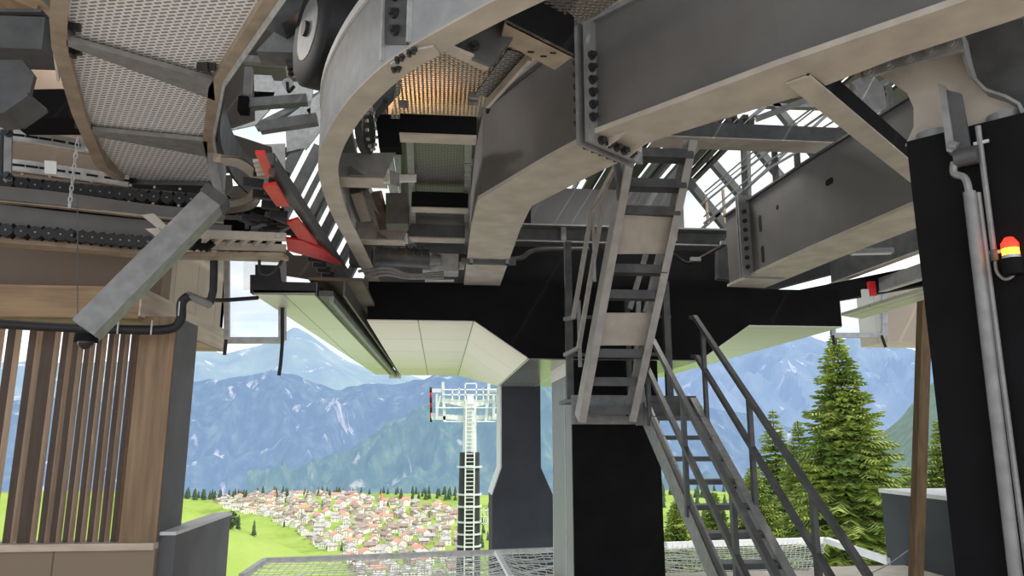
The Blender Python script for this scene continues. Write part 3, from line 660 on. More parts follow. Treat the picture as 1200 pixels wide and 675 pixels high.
# ------------------------------------------------------------------ terminal ring at the left: rails, bands and rollers
def arc(pts, z): return [(p.x,p.y) for p in smooth_path([PZ(a,b2,z) for a,b2 in pts],4)]
def ring(name, label, cat, pts, z, w, h, m, group=None, parent=None):
    mb = MB().ribbon(arc(pts,z),-w/2,w/2,z,z+h)
    return mb.build(name,m,parent) if parent else solo(name, mb, m, label, cat, group)
for nm, pts, z, lab in (('upper',[(-40,163),(20,167),(80,176),(150,190)],3.75,'upper slotted galvanised rail curving behind the walkway'),('lower',[(-40,198),(20,202),(80,210),(150,220)],3.55,'lower slotted galvanised rail curving behind the walkway')):
    t = thing('slotted_rail',lab,'rail',PZ(80,176,z))
    ring('rail_web','','',pts,z,.012,.10,'galv_bright',parent=t); ring('rail_lip','','',pts,z-.012,.05,.012,'flange',parent=t)
    pp = arc(pts,z)
    for px_ in range(-10,150,17):
        k = (px_+40)/190
        v = ll([(*p,0) for p in pp],k); d = (ll([(*p,0) for p in pp],min(1,k+.03))-ll([(*p,0) for p in pp],k-.03)).normalized(); n = Vector((d.y,-d.x,0))
        MB().bar(v+Vector((0,0,z+.055))-d*.04+n*.002,v+Vector((0,0,z+.055))+d*.04+n*.002,.016,.018).build('slot','hole',t)
b = thing('rail_hanger','flat galvanised hanger joining the two slotted rails at the left edge','hanger',PY(10,175,5.2))
MB().bar(PY(10,150,5.15),PY(9,212,5.15),.05,.015,up=(0,1,0)).build('strip','galv',b); MB().bar(PY(3,152,5.2),PY(1,208,5.2),.02,.02).build('rod','bolt',b)
bolts([PY(10,156,5.13),PY(9,206,5.13)],(0,-1,0),.02,b,.03)
rings = thing('terminal_ring','curved steel band with pale lips carrying the conveyor at the left','ring',PZ(100,260,3.2))
ring('cover_plate','','',[(-60,206),(60,220),(150,228),(250,236)],3.5,.05,.05,'galv_dark',parent=rings)
ring('upper_band','','',[(-60,229),(60,240),(170,254),(262,262)],3.28,.03,.10,'girder',parent=rings)
ring('upper_lip','','',[(-60,232),(60,243),(170,255),(262,263)],3.27,.05,.015,'tan_steel',parent=rings)
ring('lower_band','','',[(-60,256),(60,270),(180,281),(270,286)],3.12,.03,.15,'girder',parent=rings)
ring('lower_lip','','',[(-60,259),(60,272),(180,282),(270,287)],3.11,.05,.014,'flange',parent=rings)
ring('bottom_channel','','',[(-60,283),(60,291),(180,301),(335,303)],3.0,.16,.03,'tan_steel',parent=rings)
ring('back_plate','','',[(-60,262),(60,272),(180,282),(330,290)],3.22,.02,.35,'black',parent=rings)
ring('back_plate','','',[(-60,222),(60,233),(150,243),(255,250)],3.38,.01,.13,'black',parent=rings)
for dz, pts, nm in ((3.42,[(-60,214),(60,226),(150,235),(250,242)],'upper'),(3.02,[(-60,272),(60,281),(150,289),(225,292)],'lower')):
    pp = [(*p,0) for p in arc(pts,dz)]; N = 23
    for i in range(N):
        k = (i+.5)/N; v = ll(pp,k); d = (ll(pp,min(1,k+.02))-ll(pp,max(0,k-.02))).normalized()
        z0 = v+Vector((0,0,dz+.04)); n = Vector((d.y,-d.x,0))
        r = MB().cyl(z0-n*.03,z0+n*.03,.046,n=14).build('roller','rubber',rings,True)
        MB().cyl(z0-n*.036,z0+n*.036,.007,n=8).build('axle','galv',r,True)
        MB().bar(z0+d*.1-n*.0+Vector((0,0,-.03)),z0+d*.16+Vector((0,0,.03)),.05,.07).build('roller_holder','black',rings)
        if nm == 'upper' and i%2: bolts([v+Vector((0,0,dz+.115))-n*(-.035),v+Vector((0,0,dz-.02))-n*(-.03)],n,.007,rings,.01,material='galv_bright')
# chain and cord
ch = MB(); 
for i in range(13):
    a = PY(91,164,4.95); z = a.z-.038*i
    pts = [Vector((a.x+(.011*math.cos(t) if i%2 else 0),a.y+(0 if i%2 else .011*math.cos(t)),z+.024*math.sin(t))) for t in [2*PI*k/10 for k in range(11)]]
    ch.tube(pts,.0045,5)
solo('hanging_chain', ch, 'galv_bright', 'short bright chain hanging in front of the slotted rails', 'chain')
solo('hanging_wire', MB().tube([PY(91,228,4.95),PY(91,374,4.95)],.0035,5), 'galv_dark', 'thin wire hanging below the bright chain toward the lintel beam', 'wire')
tagb = MB(); q=[PY(52,188,5.2),PY(66,189,5.2),PY(66,204,5.2),PY(52,203,5.2)]; tagb.prism(q,(0,.01,0)); solo('small_tag', tagb, 'white_paint', 'small pale tag on the lower slotted rail', 'tag')
# bracket plates between ring and left canopy
t = thing('truss_track','pale open truss track between terminal ring and left canopy','track',PZ(285,290,3.1))
def xz(a,b2): return PZ(a,b2,3.08)
for (p0,p1) in (((228,274),(335,278)),((230,288),(335,291)),((232,300),(330,303))): MB().bar(xz(*p0),xz(*p1),.03,.06).build('chord','flange',t)
for k in range(6):
    a0 = 234+16*k; MB().bar(xz(a0,287),xz(a0+12,276),.03,.03).build('web_bar','flange',t); MB().bar(xz(a0+3,300),xz(a0+13,291),.03,.03).build('web_bar','flange',t)
for pts in ([(280,278),(281,296),(290,303),(300,296),(306,290)],[(304,300),(305,318),(315,321),(326,312),(331,304)]):
    solo('looped_cable', MB().tube(smooth_path([PY(a,b2,5.9) for a,b2 in pts],5),.013,7), 'rubber', 'black cable loop hanging under the truss track, '+('left' if pts[0][0]<300 else 'right')+' one of two', 'cable', smooth=True)
# strut lever at (170,260)
t = MB(); t.prism([PY(a,b2,5.2) for a,b2 in ((165,252),(180,250),(196,265),(190,272),(178,262))],(0,.05,0)); t.prism([PY(a,b2,5.2) for a,b2 in ((170,268),(188,267),(193,276),(182,277))],(0,.06,0)); solo('lever_plate', t, 'flange', 'small pale lever plate under the curved bands beside the slanting arm', 'lever')
# ------------------------------------------------------------------ red guards along the left track
rd = thing('red_guard','red painted guard plates along the left cable track','guard',PZ(350,260,3.2))
for q in ([(299,180),(310,180),(320,205),(312,208)],[(308,219),(323,216),(339,242),(324,242)],[(336,261),(349,257),(372,287),(349,279)],[(335,280),(354,282),(378,293),(400,311),(392,309),(337,294)]):
    pts = [PZ(a,b2,3.20) for a,b2 in q]; MB().prism(pts,(0,0,.02)).build('guard_plate','red',rd)
MB().bar(PZ(314,186,3.3),PZ(408,326,3.3),.07,.08).build('track_tube','galv_dark',rd)
for k in range(14):
    t_ = k/13; c = lerp(PZ(302,215,3.26),PZ(392,328,3.26),t_); MB().bar(c+Vector((-.09,-.02,0)),c+Vector((.03,.02,0)),.045,.06).build('guide_block','rubber',rd)
rr_ = random.Random(4)
for k in range(44):
    a,b2 = rr_.uniform(262,330),rr_.uniform(252,282)
    if k < 12: a,b2 = rr_.uniform(312,328),rr_.uniform(195,245)
    c = PZ(a,b2,3.25+rr_.uniform(-.05,.2)); e_ = Vector((rr_.uniform(-.12,.12),rr_.uniform(-.12,.12),rr_.uniform(-.03,.03))); MB().bar(c-e_,c+e_,rr_.uniform(.015,.04),rr_.uniform(.02,.05)).build('link_arm',rr_.choice(['rubber','galv_dark','bolt','galv_dark']),rd)
for k in range(6):
    c = lerp(PZ(316,190,3.3),PZ(322,216,3.3),k/5); MB().bar(c+Vector((-.10,0,0)),c+Vector((.04,0,.02)),.03,.02).build('finger','flange',rd)
b = MB()
for q in (((236,236),(298,230),(296,258),(345,300),(230,300)),((244,150),(275,158),(318,172),(322,232),(300,228),(294,203),(271,201),(244,205)),((244,205),(271,205),(272,218),(294,216),(298,230),(240,238)),((330,298),(392,302),(420,336),(330,322)),((255,80),(296,66),(298,140),(262,152))):
    b.prism([PY(a_,b_,8.2) for a_,b_ in q],(0,.04,0))
solo('rear_cladding', b, 'roof_dark', 'dark cladding sheets behind the looped bracket and red guard plates', 'cladding')
# large tyre and its brackets
tw = thing('rubber_wheel','large black rubber wheel seen edge on behind the curved channel','wheel',PY(372,45,4.0))
c0 = PY(366,36,4.45); axd = Vector((.85,.45,0)).normalized()
ty = MB(); ty.cyl(c0,c0+axd*.16,.36,n=28); ty.cyl(c0-axd*.03,c0,.31,.36,n=28); ty.build('tyre','rubber',tw,True)
rim = MB().cyl(c0-axd*.035,c0-axd*.02,.2,n=24).build('rim','galv',tw,True); MB().cyl(c0-axd*.06,c0-axd*.035,.05,n=12).build('hub','bolt',rim,True)
def bracket(pts, y, depth, m, label, nm='support_bracket', boltpx=()):
    t = thing(nm,label,'bracket',PY(*pts[0],y)); pl = MB().prism([PY(a,b2,y) for a,b2 in pts],(0,depth,0)).build('plate',m,t)
    bolts([PY(a,b2,y-.002) for a,b2 in boltpx],(0,-1,0),.014,pl,.025)
bracket([(326,32),(362,30),(362,62),(300,60)],4.9,.2,'galv','grey bracket left of the large tyre')
bracket([(334,78),(356,78),(358,90),(336,90)],5.0,.02,'flange','pale bolted plate below the grey bracket beside the tyre','bolted_plate',((340,81),(352,81),(341,87),(353,87)))
bracket([(330,52),(345,52),(349,78),(336,78)],5.02,.1,'galv_dark','dark folded bracket above the pale bolted plate')
b = thing('cross_tube','galvanised cross tube with black end box behind the walkway','tube',PY(300,122,5.4))
MB().bar(PY(288,123,5.4),PY(360,117,5.4),.08,.07).build('tube','galv',b); c = PY(288,123,5.35); MB().box((c.x-.05,c.y-.03,c.z-.06),(c.x+.02,c.y+.06,c.z+.06)).build('end_box','black',b)
b = MB(); b.bar(PY(286,70,5.6),PY(340,74,5.6),.06,.06); b.bar(PY(292,80,5.6),PY(290,112,5.6),.06,.05); b.bar(PY(305,150,5.5),PY(372,140,5.5),.08,.08); solo('tube_frame', b, 'galv', 'open galvanised tube frame between walkway and large tyre', 'frame')
c = PY(337,97,5.3); d = thing('limit_switch','white round switch disc with black lead behind the walkway','switch',c)
MB().cyl(c,c+Vector((0,.03,0)),.04,n=16).build('disc','white_paint',d); MB().tube(smooth_path([c+Vector((0,-.01,0)),PY(338,108,5.3),PY(345,101,5.3)],4),.012,6).build('lead','rubber',d)
b = MB(); b.prism([PY(a,b2,4.7) for a,b2 in ((272,-5),(330,28),(345,18),(420,-40),(280,-30))],(0,.25,0)); solo('top_beam', b, 'galv_dark', 'grey beam crossing the top edge above the large tyre', 'beam')
b = MB(); b.ribbon(arc([(270,60),(256,130),(272,185),(300,215)],3.75),-.02,.0,3.6,3.9); solo('curved_guard', b, 'galv_dark', 'dark curved guard strip right of the walkway', 'guard')
# ------------------------------------------------------------------ service gangway between channel and main girder
ZJ = 3.45; gw = thing('service_gangway','gangway of dark joists and perforated plates between curved channel and main girder','gangway',PZ(515,160,ZJ))
def joist(x0, x1, py_w, py_f, hpx, m='galv_dark'):
    z = ZJ; a = PZ(x0,py_w,z); b2 = PZ(x1,py_w,z); c = PZ(x1,py_f,z); y = a.y; zt2 = PY(x0,hpx,y).z
    o = MB(); o.box((a.x,y,z),(b2.x,y+.012,zt2)); o.build('joist','black' if m == 'black' else m,gw)
    MB().box((a.x,y,z-.012),(b2.x,c.y,z)).build('joist_flange','flange',gw)
joist(468,559,155,168,133,'black'); joist(482,549,242,249,224,'black'); joist(472,545,277,284,262)
joist(470,548,306,310,296)
ZP = 3.62
def panel(pts, m, z=ZP): MB().prism([PZ(a,b2,z) for a,b2 in pts],(0,0,.012)).build('perforated_plate',m,gw)
panel([(458,139),(470,60),(520,40),(600,-5),(700,-20),(620,60),(562,139)],'perf_through')
panel([(600,6),(640,-25),(760,-25),(706,14),(672,33)],'perf_through',3.8)
panel([(478,168),(556,168),(549,226),(484,226)],'perf_dull'); panel([(484,250),(549,250),(545,275),(486,275)],'perf_dull'); panel([(480,284),(545,284),(545,300),(480,300)],'perf_dull')
for p0,p1 in (((480,150),(487,330)),((549,160),(546,330))): MB().bar(PZ(*p0,ZP-.02),PZ(*p1,ZP-.02),.05,.05).build('side_rail','galv',gw)
for a,b2 in ((473,122),(555,118),(556,112),(548,206),(549,190),(480,210)):
    c = PZ(a,b2,ZP-.03); MB().box((c.x-.03,c.y-.015,c.z-.02),(c.x+.03,c.y+.015,c.z+.02)).build('clamp','galv',gw)
b = MB(); b.prism([PZ(a,b2,4.55) for a,b2 in ((455,-60),(790,-60),(720,60),(590,150),(455,155))],(0,0,.04)); solo('glow_board', b, 'timber_pale', 'wooden board added above the perforated plates to glow in the warm lamp', 'board')  # added board, lit by the added lamp so the plate holes look warm
# cross bracket and beam above the gangway
t = thing('triangular_bracket','dark triangular bracket with pale lower edge under the curved channel','bracket',PY(560,60,3.1))
q = [PY(a,b2,3.1) for a,b2 in ((520,54),(606,4),(602,42),(576,76),(566,72))]; MB().prism(q,(0,.03,0)).build('plate','galv_dark',t)
MB().prism([PZ(a,b2,3.31) for a,b2 in ((510,56),(520,52),(577,76),(568,84))],(0,0,.015)).build('lower_edge','flange',t)
bolts([PY(556,54,3.09)],(0,-1,0),.016,t,.03)
t = thing('cross_beam','dark channel cross beam with tan underside joining channel and main girder','beam',PZ(630,55,3.42))
q = [PZ(a,b2,3.42) for a,b2 in ((592,26),(672,66),(650,82),(586,48))]; MB().prism(q,(0,0,.015)).build('lower_flange','tan_steel',t)
MB().prism([q[0],q[1],q[1]+Vector((0,0,.22)),q[0]+Vector((0,0,.22))],(0.01,.02,0)).build('web','black',t)
for a,b2 in ((622,61),(637,66),(648,62)):
    c = PZ(a,b2,3.418); MB().box((c.x-.015,c.y-.006,c.z-.002),(c.x+.015,c.y+.006,c.z)).build('slot','hole',t)
t = MB(); t.bar(PZ(606,60,3.54),PZ(566,112,3.54),.10,.01); t.cur = 1; t.bar(PZ(621,66,3.5),PZ(571,122,3.5),.02,.05); solo('sloping_strut', t, ['perf_dull','flange'], 'tan edge strut beside the main girder at the end of the perforated plates', 'strut')
# brackets carried by the channel, with rollers
for (x0,x1,yt_,yb_2,yf,lab) in ((386,452,176,207,217,'blue-grey channel bracket with pale lower lip on the curved channel, upper one'),(416,474,258,280,285,'dark channel bracket with pale lower lip on the curved channel, lower one')):
    z = 3.4; a = PZ(x0,yb_2,z); b2 = PZ(x1,yb_2,z); zt2 = PY(x0,yt_,a.y).z; t = thing('channel_bracket',lab,'bracket',a)
    MB().prism([(a.x,a.y,z),(b2.x-.02,a.y,z),(b2.x+.06,a.y,zt2),(a.x,a.y,zt2-.02)],(0,.015,0)).build('web','galv',t)
    yy = PZ(x0,yf,z).y; MB().box((a.x,a.y-.01,z-.012),(b2.x,yy,z)).build('lower_lip','flange',t)
    MB().prism([(b2.x-.25,a.y-.001,z),(b2.x-.15,a.y-.001,z),(b2.x-.25,a.y-.001,z+.07)],(0,-.05,0)).build('rib','galv_dark',t)
    MB().bar((b2.x+.0,a.y+.02,z+.02),(b2.x+.05,a.y+.3,z+.1),.05,.1).build('stay','galv_bright',t)
w_ = thing('rope_pulley','dark toothed pulley in front of the gangway beside the channel','pulley',PY(424,150,4.9))
c = PY(424,152,4.9); a_ = Vector((1,-.2,0)).normalized(); MB().cyl(c,c+a_*.05,.17,n=22).build('wheel','galv_dark',w_,True)
for k in range(14):
    t_ = 2*PI*k/14; q = c+a_*.06+Vector((.02*math.cos(t_),.14*math.cos(t_),.14*math.sin(t_))); MB().cyl(q,q+a_*.02,.012,n=6).build('stud','galv_bright',w_)
bracket([(440,130),(468,100),(470,78),(452,82),(438,118)],4.7,.12,'galv_dark','bent steel hanger plate left of the perforated plates','hanger_plate',((452,118),))
bracket([(440,134),(470,134),(470,172),(444,172)],5.0,.15,'black','black box hanging left of the first joist','hanging_box')
bracket([(455,205),(488,204),(488,212),(455,213)],5.4,.03,'white_paint','pale bright strip lamp below the first joist','strip_lamp')
bracket([(452,226),(478,226),(478,262),(452,262)],6.2,.2,'galv_dark','dark box between the first and second joist','hanging_box')
for k,(p0,p1) in enumerate((((418,225),(430,258)),((440,225),(452,268)),((428,222),(446,262)))):
    solo('diagonal_brace', MB().bar(PY(*p0,6.3),PY(*p1,6.5),.1,.05), ['flange','timber_dark','galv'][k], ['tan','dark brown','grey'][k]+' brace between the two channel brackets', 'brace')
m_ = thing('drive_motor','dark drive motor with pipes under the last joists','motor',PY(470,310,7.4))
c = PY(440,300,7.4); MB().cyl(c,c+Vector((.55,0,-.02)),.1,n=18).build('motor_body','galv_dark',m_,True); MB().cyl(c+Vector((.55,0,-.02)),c+Vector((.66,0,-.02)),.07,.05,n=16).build('shaft_cover','galv',m_,True)
MB().box(tuple(c+Vector((-.25,-.1,-.1))),tuple(c+Vector((-.03,.12,.1)))).build('gearbox','galv_dark',m_)
for k in range(3): MB().tube(smooth_path([PY(420+8*k,318+3*k,7.3),PY(455,314+4*k,7.25),PY(480,322+2*k,7.3),PY(520,319+3*k,7.3)],4),.016,6).build('pipe','galv',m_,True)
for k in range(6): MB().cyl(c+Vector((.06+.08*k,0,0)),c+Vector((.08+.08*k,0,0)),.112,n=18).build('cooling_fin','galv_dark',m_)
b = thing('junction_box','light grey junction box under the last joists','box',PY(515,310,7.5)); c0 = PY(495,318,7.5); c1 = PY(538,297,7.5); MB().box((c0.x,7.5,c0.z),(c1.x,7.75,c1.z)).build('case','galv_bright',b,bevel=.01); MB().box((c1.x,7.55,c0.z+.05),(c1.x+.06,7.6,c0.z+.12)).build('gland','white_paint',b)
b = MB(); p0 = PY(427,331,9.2); p1 = PY(560,286,9.2); b.box((p0.x,9.2,p0.z),(p1.x,9.3,p1.z)); solo('dark_bulkhead', b, 'galv_dark', 'dark bulkhead behind the drive motor above the pier head', 'bulkhead')
solo('strip_light', MB().bar(PY(498,329,7.9),PY(532,329,7.9),.03,.02), 'white_paint', 'thin bright strip just above the pier head beam', 'strip')
# ------------------------------------------------------------------ behind the upper stair
b = thing('rear_beam','long dark steel beam behind the upper stair','beam',PY(700,275,8.7))
a0 = PY(600,283,8.7); a1 = PY(855,283,8.7); zt2 = PY(600,267,8.7).z
MB().box((a0.x,8.7,a0.z),(a1.x,8.72,zt2)).build('web','galv_dark',b); MB().box((a0.x,8.55,zt2),(a1.x,8.9,zt2+.02)).build('top_flange','galv',b); MB().box((a0.x,8.6,a0.z-.02),(a1.x,8.85,a0.z)).build('bottom_flange','galv',b)
for px_ in (660,790): c = PY(px_,283,8.65); MB().box((c.x-.03,8.6,c.z),(c.x+.03,8.72,zt2)).build('stiffener','galv',b)
b = MB(); p0 = PY(585,333,9.3); p1 = PY(870,285,9.3); b.box((p0.x,9.3,p0.z),(p1.x,9.5,p1.z)); solo('black_upstand', b, 'black', 'black upstand behind the stair above the pier head', 'panel')
b = MB(); p0 = PY(600,268,10.3); p1 = PY(800,225,10.3); b.box((p0.x,10.3,p0.z),(p1.x,10.4,p1.z)); solo('rear_wall_panel', b, 'panel_grey', 'grey wall panel under the corrugated roof behind the girder', 'panel')
b = MB(); p0 = PY(612,266,9.8); p1 = PY(622,228,9.8); b.box((p0.x,9.8,p0.z),(p1.x,9.85,p1.z)); solo('dark_hatch', b, 'black', 'narrow black hatch right of the main girder', 'hatch')
c = PY(607,258,9.6); solo('small_lamp', MB().sphere(c,.05,12,8), 'lamp_white', 'small glowing lamp right of the main girder', 'lamp', smooth=True)
solo('sloping_conduit', MB().tube(smooth_path([PY(598,304,8.2),PY(612,302,8.2),PY(630,293,8.2),PY(690,292,8.2)],5),.03,8), 'galv_dark', 'dark conduit running from the main girder end toward the stair', 'conduit', smooth=True)
dh = solo('draped_hose', MB().tube(smooth_path([PY(790,298,8.2),PY(806,308,8.2),PY(825,300,8.2),PY(850,286,8.2)],5),.02,8), 'rubber', 'black hose draped right of the upper stair', 'hose', smooth=True)
for (a,b2) in ((815,304),(850,285)): c = PY(a,b2,8.15); MB().box(tuple(c-Vector((.06,.02,.02))),tuple(c+Vector((.06,.02,.025)))).build('clamp','galv_bright',dh)
# cross beams on the right
t = thing('hood_cross_beam','dark cross beam with pale underside right of the upper stair','beam',PY(890,160,6.5))
a0 = PY(770,158,6.5); a1 = PY(1010,158,6.5); MB().box((a0.x,6.5,a0.z),(a1.x,6.52,a0.z+.15)).build('web','galv_dark',t); MB().box((a0.x,6.5,a0.z-.012),(a1.x,6.78,a0.z)).build('lower_flange','flange',t)
t = thing('diagonal_strut','pale diagonal strut between main girder and black column','strut',PZ(1000,150,3.3))
a0 = PZ(935,93,3.26); a1 = PZ(1078,210,3.2); MB().bar(a0,a1,.115,.012).build('lower_flange','flange',t); d = (a1-a0).normalized(); sd = Vector((d.y,-d.x,0)).normalized(); sd = sd if sd.x > 0 else -sd
MB().bar(a0+Vector((0,0,.06))+sd*.05,a1+Vector((0,0,.06))+sd*.05,.012,.12).build('web','black',t)
hrl = thing('hood_railing','thin steel railing with uprights in front of the bright hood right of the stair','railing',PY(870,240,9.0))
for pts, r, lab in (([(825,262),(905,195),(1000,140)],.018,'a'),([(822,240),(900,178),(985,120)],.016,'b'),([(826,225),(890,172),(950,128)],.012,'c'),([(825,254),(902,188),(990,134)],.012,'d'),([(824,232),(896,174),(960,124)],.010,'e')):
    P = [PY(pts[0][0],pts[0][1],9.6),PY(pts[1][0],pts[1][1],8.6),PY(pts[2][0],pts[2][1],7.6)]; MB().tube(P,r,7).build('rail','galv',hrl,True)
for k,(a,b2,c_) in enumerate(((876,165,250),(912,168,225),(938,168,215),(956,165,205),(832,228,262),(852,222,262))):
    y = 9.0-.25*k if k < 4 else 9.6; MB().bar(PY(a-2,c_,y),PY(a-5,b2,y),.06 if k < 4 else .035,.06 if k < 4 else .03).build('upright','galv_dark' if k < 4 else 'tan_steel',hrl)
for k,(pts,m) in enumerate((([(880,118),(1000,102)],'tan_steel'),([(885,140),(960,112)],'galv'),([(985,120),(1040,95)],'galv'),([(1040,90),(1050,165)],'galv'))):
    solo('upper_brace', MB().bar(PY(*pts[0],7.2),PY(*pts[1],7.0),.06,.05), m, ['tan brace under the main girder above the dark cross beam','thin grey brace under the tan brace','pale tube left of the bolted gusset','upright tube left of the bolted gusset'][k], 'brace')
b = MB(); b.prism([PY(a,b2,6.9) for a,b2 in ((1000,95),(1020,85),(1035,100),(1040,125),(1012,132))],(0,.2,0)); solo('machine_housing', b, 'galv', 'small grey machine housing left of the bolted gusset', 'machine')
b = MB(); b.bar(PY(1105,8,4.6),PY(1150,100,4.6),.1,.05); b.bar(PY(1175,20,4.5),PY(1185,60,4.5),.09,.04); solo('corner_plate', b, 'galv_dark', 'dark plates at the upper right corner beside the gusset', 'plate')
# ------------------------------------------------------------------ black column at the right with gusset, pipes and beacon
ZC = 3.0
A = PZ(1062,166,ZC); B = PZ(1235,123,ZC); A.z = B.z = 0; fd = (B-A).normalized(); fn = Vector((fd.y,-fd.x,0)); fn = fn if fn.y < 0 else -fn
kol = thing('black_column','broad black column at the right edge','column',A)
MB().prism([A,B,B-fn*.5,A-fn*.35],(0,0,ZC)).build('shaft','black',kol)
def cf(px, py, off=0.):   # point on the plane of the column face
    r = ray(px,py); t = (A+fn*off-EYE).dot(fn)/r.dot(fn); return EYE+r*t
gs = thing('bolted_gusset','grey gusset with bolted plate joining main girder to black column','gusset',A+Vector((0,0,ZC)))
MB().prism([cf(a,b2,-.12) for a,b2 in ((1028,86),(1132,56),(1140,92),(1160,112),(1190,122),(1215,140),(1062,172),(1072,150),(1072,128),(1064,110))],fn*.02).build('web_plate','flange',gs)
BP = MB().prism([cf(a,b2,.10) for a,b2 in ((1008,76),(1128,38),(1132,60),(1012,94))],fn*.03).build('bolted_plate','galv',gs)
bolts([cf(a,b2,.13) for a,b2 in ((1018,84),(1041,76),(1065,68),(1090,60),(1115,52))],fn,.018,BP,.03,material='galv')
ed = [cf(a,b2,-.1) for a,b2 in ((1128,42),(1134,72),(1142,94),(1160,112),(1182,119),(1198,128),(1206,150))]
rb_ = MB()
for p,q in zip(ed[:-1],ed[1:]): rb_.bar(p,q,.012,.16,up=fn)
rb_.build('edge_flange','galv',gs)
MB().prism([cf(a,b2,-.3) for a,b2 in ((1130,30),(1200,25),(1215,140),(1150,110))],fn*.02).build('back_plate','galv_dark',gs)
for a,b2 in ((1094,158),(1178,138)):
    c = cf(a,b2,-.1); c.z = ZC; MB().cyl(c,c+Vector((0,0,.045)),.075,n=20).build('bearing_pad','galv',gs,True)
MB().prism([cf(a,b2,.02) for a,b2 in ((1104,106),(1128,112),(1140,178),(1128,190),(1118,180))],fn*.03).build('lug','galv_dark',gs)
MB().prism([cf(a,b2,.0) for a,b2 in ((1104,104),(1112,106),(1124,185),(1114,182))],fn*.07).build('lug','galv',gs)
c = cf(1131,184,.05); MB().cyl(c-fd*.04,c+fd*.05,.042,n=16).build('pin','galv_dark',gs,True); MB().cyl(cf(1114,170,.06),cf(1122,172,.06),.022,n=10).build('pin_head','galv',gs)
hk = [cf(1118,190,.06),cf(1118,203,.06),cf(1130,208,.06),cf(1135,222,.06),cf(1135,232,.06)]
pp = thing('down_pipe','grey pipe hanging from the pin down the black column','pipe',cf(1160,450,.05))
MB().tube(smooth_path(hk,4),.016,8).build('hook','galv',pp,True)
MB().tube([cf(1136,225,.05),cf(1192,690,.05)],.026,12).build('pipe','galv',pp,True)
MB().tube([cf(1146,226,.035),cf(1207,690,.035)],.012,8).build('side_conduit','galv',pp,True)
cd = thing('thin_conduit','thin conduit with lower loop feeding the warning beacon','conduit',cf(1155,220,.03))
MB().tube([cf(1146,148,.03),cf(1165,298,.03)],.012,8).build('tube','galv',cd,True)
MB().cyl(cf(1164,293,.03),cf(1166,306,.03),.016,n=10).build('fitting','galv_dark',cd,True)
MB().tube(smooth_path([cf(1166,304,.03),cf(1168,318,.03),cf(1177,327,.03),cf(1187,323,.03),cf(1189,312,.03)],5),.007,8).build('loop','galv',cd,True)
for a,b2 in ((1150,167),(1164,296)): p = cf(a,b2,.03); MB().bar(p-fd*.03,p+fd*.03,.01,.014).build('clip','galv_bright',cd)
bc = thing('warning_beacon','small lit beacon, red over amber, on the black column','beacon',cf(1186,300,.05))
c = cf(1186,307,.06); zz_ = lambda b2: cf(1186,b2,.06).z
MB().cyl(Vector((c.x,c.y,zz_(322))),Vector((c.x,c.y,zz_(303))),.038,n=20).build('base','black',bc,True)
MB().cyl(Vector((c.x,c.y,zz_(303))),Vector((c.x,c.y,zz_(299))),.034,n=20).build('collar','galv_bright',bc,True)
MB().cyl(Vector((c.x,c.y,zz_(299))),Vector((c.x,c.y,zz_(291))),.032,n=20).build('amber_lens','beacon_amber',bc,True)
rl = MB(); rl.cyl(Vector((c.x,c.y,zz_(291))),Vector((c.x,c.y,zz_(285))),.033,n=20); rl.cyl(Vector((c.x,c.y,zz_(285))),Vector((c.x,c.y,zz_(278))),.033,.016,n=20); rl.build('red_lens','beacon_red',bc,True)
# ------------------------------------------------------------------ below the side girder
rc = thing('right_canopy','narrow pale green canopy edge right of the black head beam','canopy',PZ(1030,360,zc))
MB().prism([PZ(a,b2,zc) for a,b2 in ((986,370),(1100,335),(1100,346),(1010,374))],(0,0,.03)).build('soffit_panel','soffit_green',rc)
b = thing('side_beam','dark beam with thin pale lower flange below the side girder','beam',PY(1020,310,8))
p0 = PY(975,333,8.8); p1 = PY(1110,283,6.4); MB().bar(p0,p1,.09,.012).build('lower_flange','flange',b); MB().bar(p0+Vector((.03,.05,.2)),p1+Vector((.03,.05,.2)),.015,.4).build('web','galv_dark',b)
b = thing('box_rail','grey box rail with perforated edge above the right canopy','rail',PY(1050,330,7))
p0 = PY(1020,338,8.2); p1 = PY(1110,308,6.4); MB().bar(p0,p1,.04,.16).build('rail_web','galv',b); MB().bar(p0+Vector((0,-.02,-.08)),p1+Vector((0,-.02,-.08)),.06,.015).build('rail_lip','galv_bright',b)
b = MB(); b.bar(PY(845,338,9.8),PY(1125,262,8.2),.1,.42); solo('rear_girder', b, 'charcoal', 'dark girder close behind the side girder, its lower edge in front of bright slits', 'girder')
b = MB(); b.bar(PY(940,350,9),PY(1110,318,7.2),.1,.22); solo('black_side_beam', b, 'black', 'black beam behind the red reflector block', 'beam')
c = PY(1023,338,7.6); b = thing('red_block','red reflector block with pale foot at the end of the box rail','reflector',c)
MB().box((c.x-.035,c.y,c.z-.08),(c.x+.035,c.y+.05,c.z+.08)).build('red_face','red',b); MB().box((c.x-.12,c.y,c.z-.1),(c.x-.05,c.y+.04,c.z-.01)).build('foot','white_paint',b)
b = thing('batten_lamp','slim pale batten lamp under the side girder','lamp',PY(1020,293,7.0)); MB().bar(PY(996,295,7.0),PY(1046,294,6.9),.09,.05).build('housing','galv',b); MB().bar(PY(998,297,7.0),PY(1044,296,6.9),.06,.03).build('diffuser','white_paint',b)
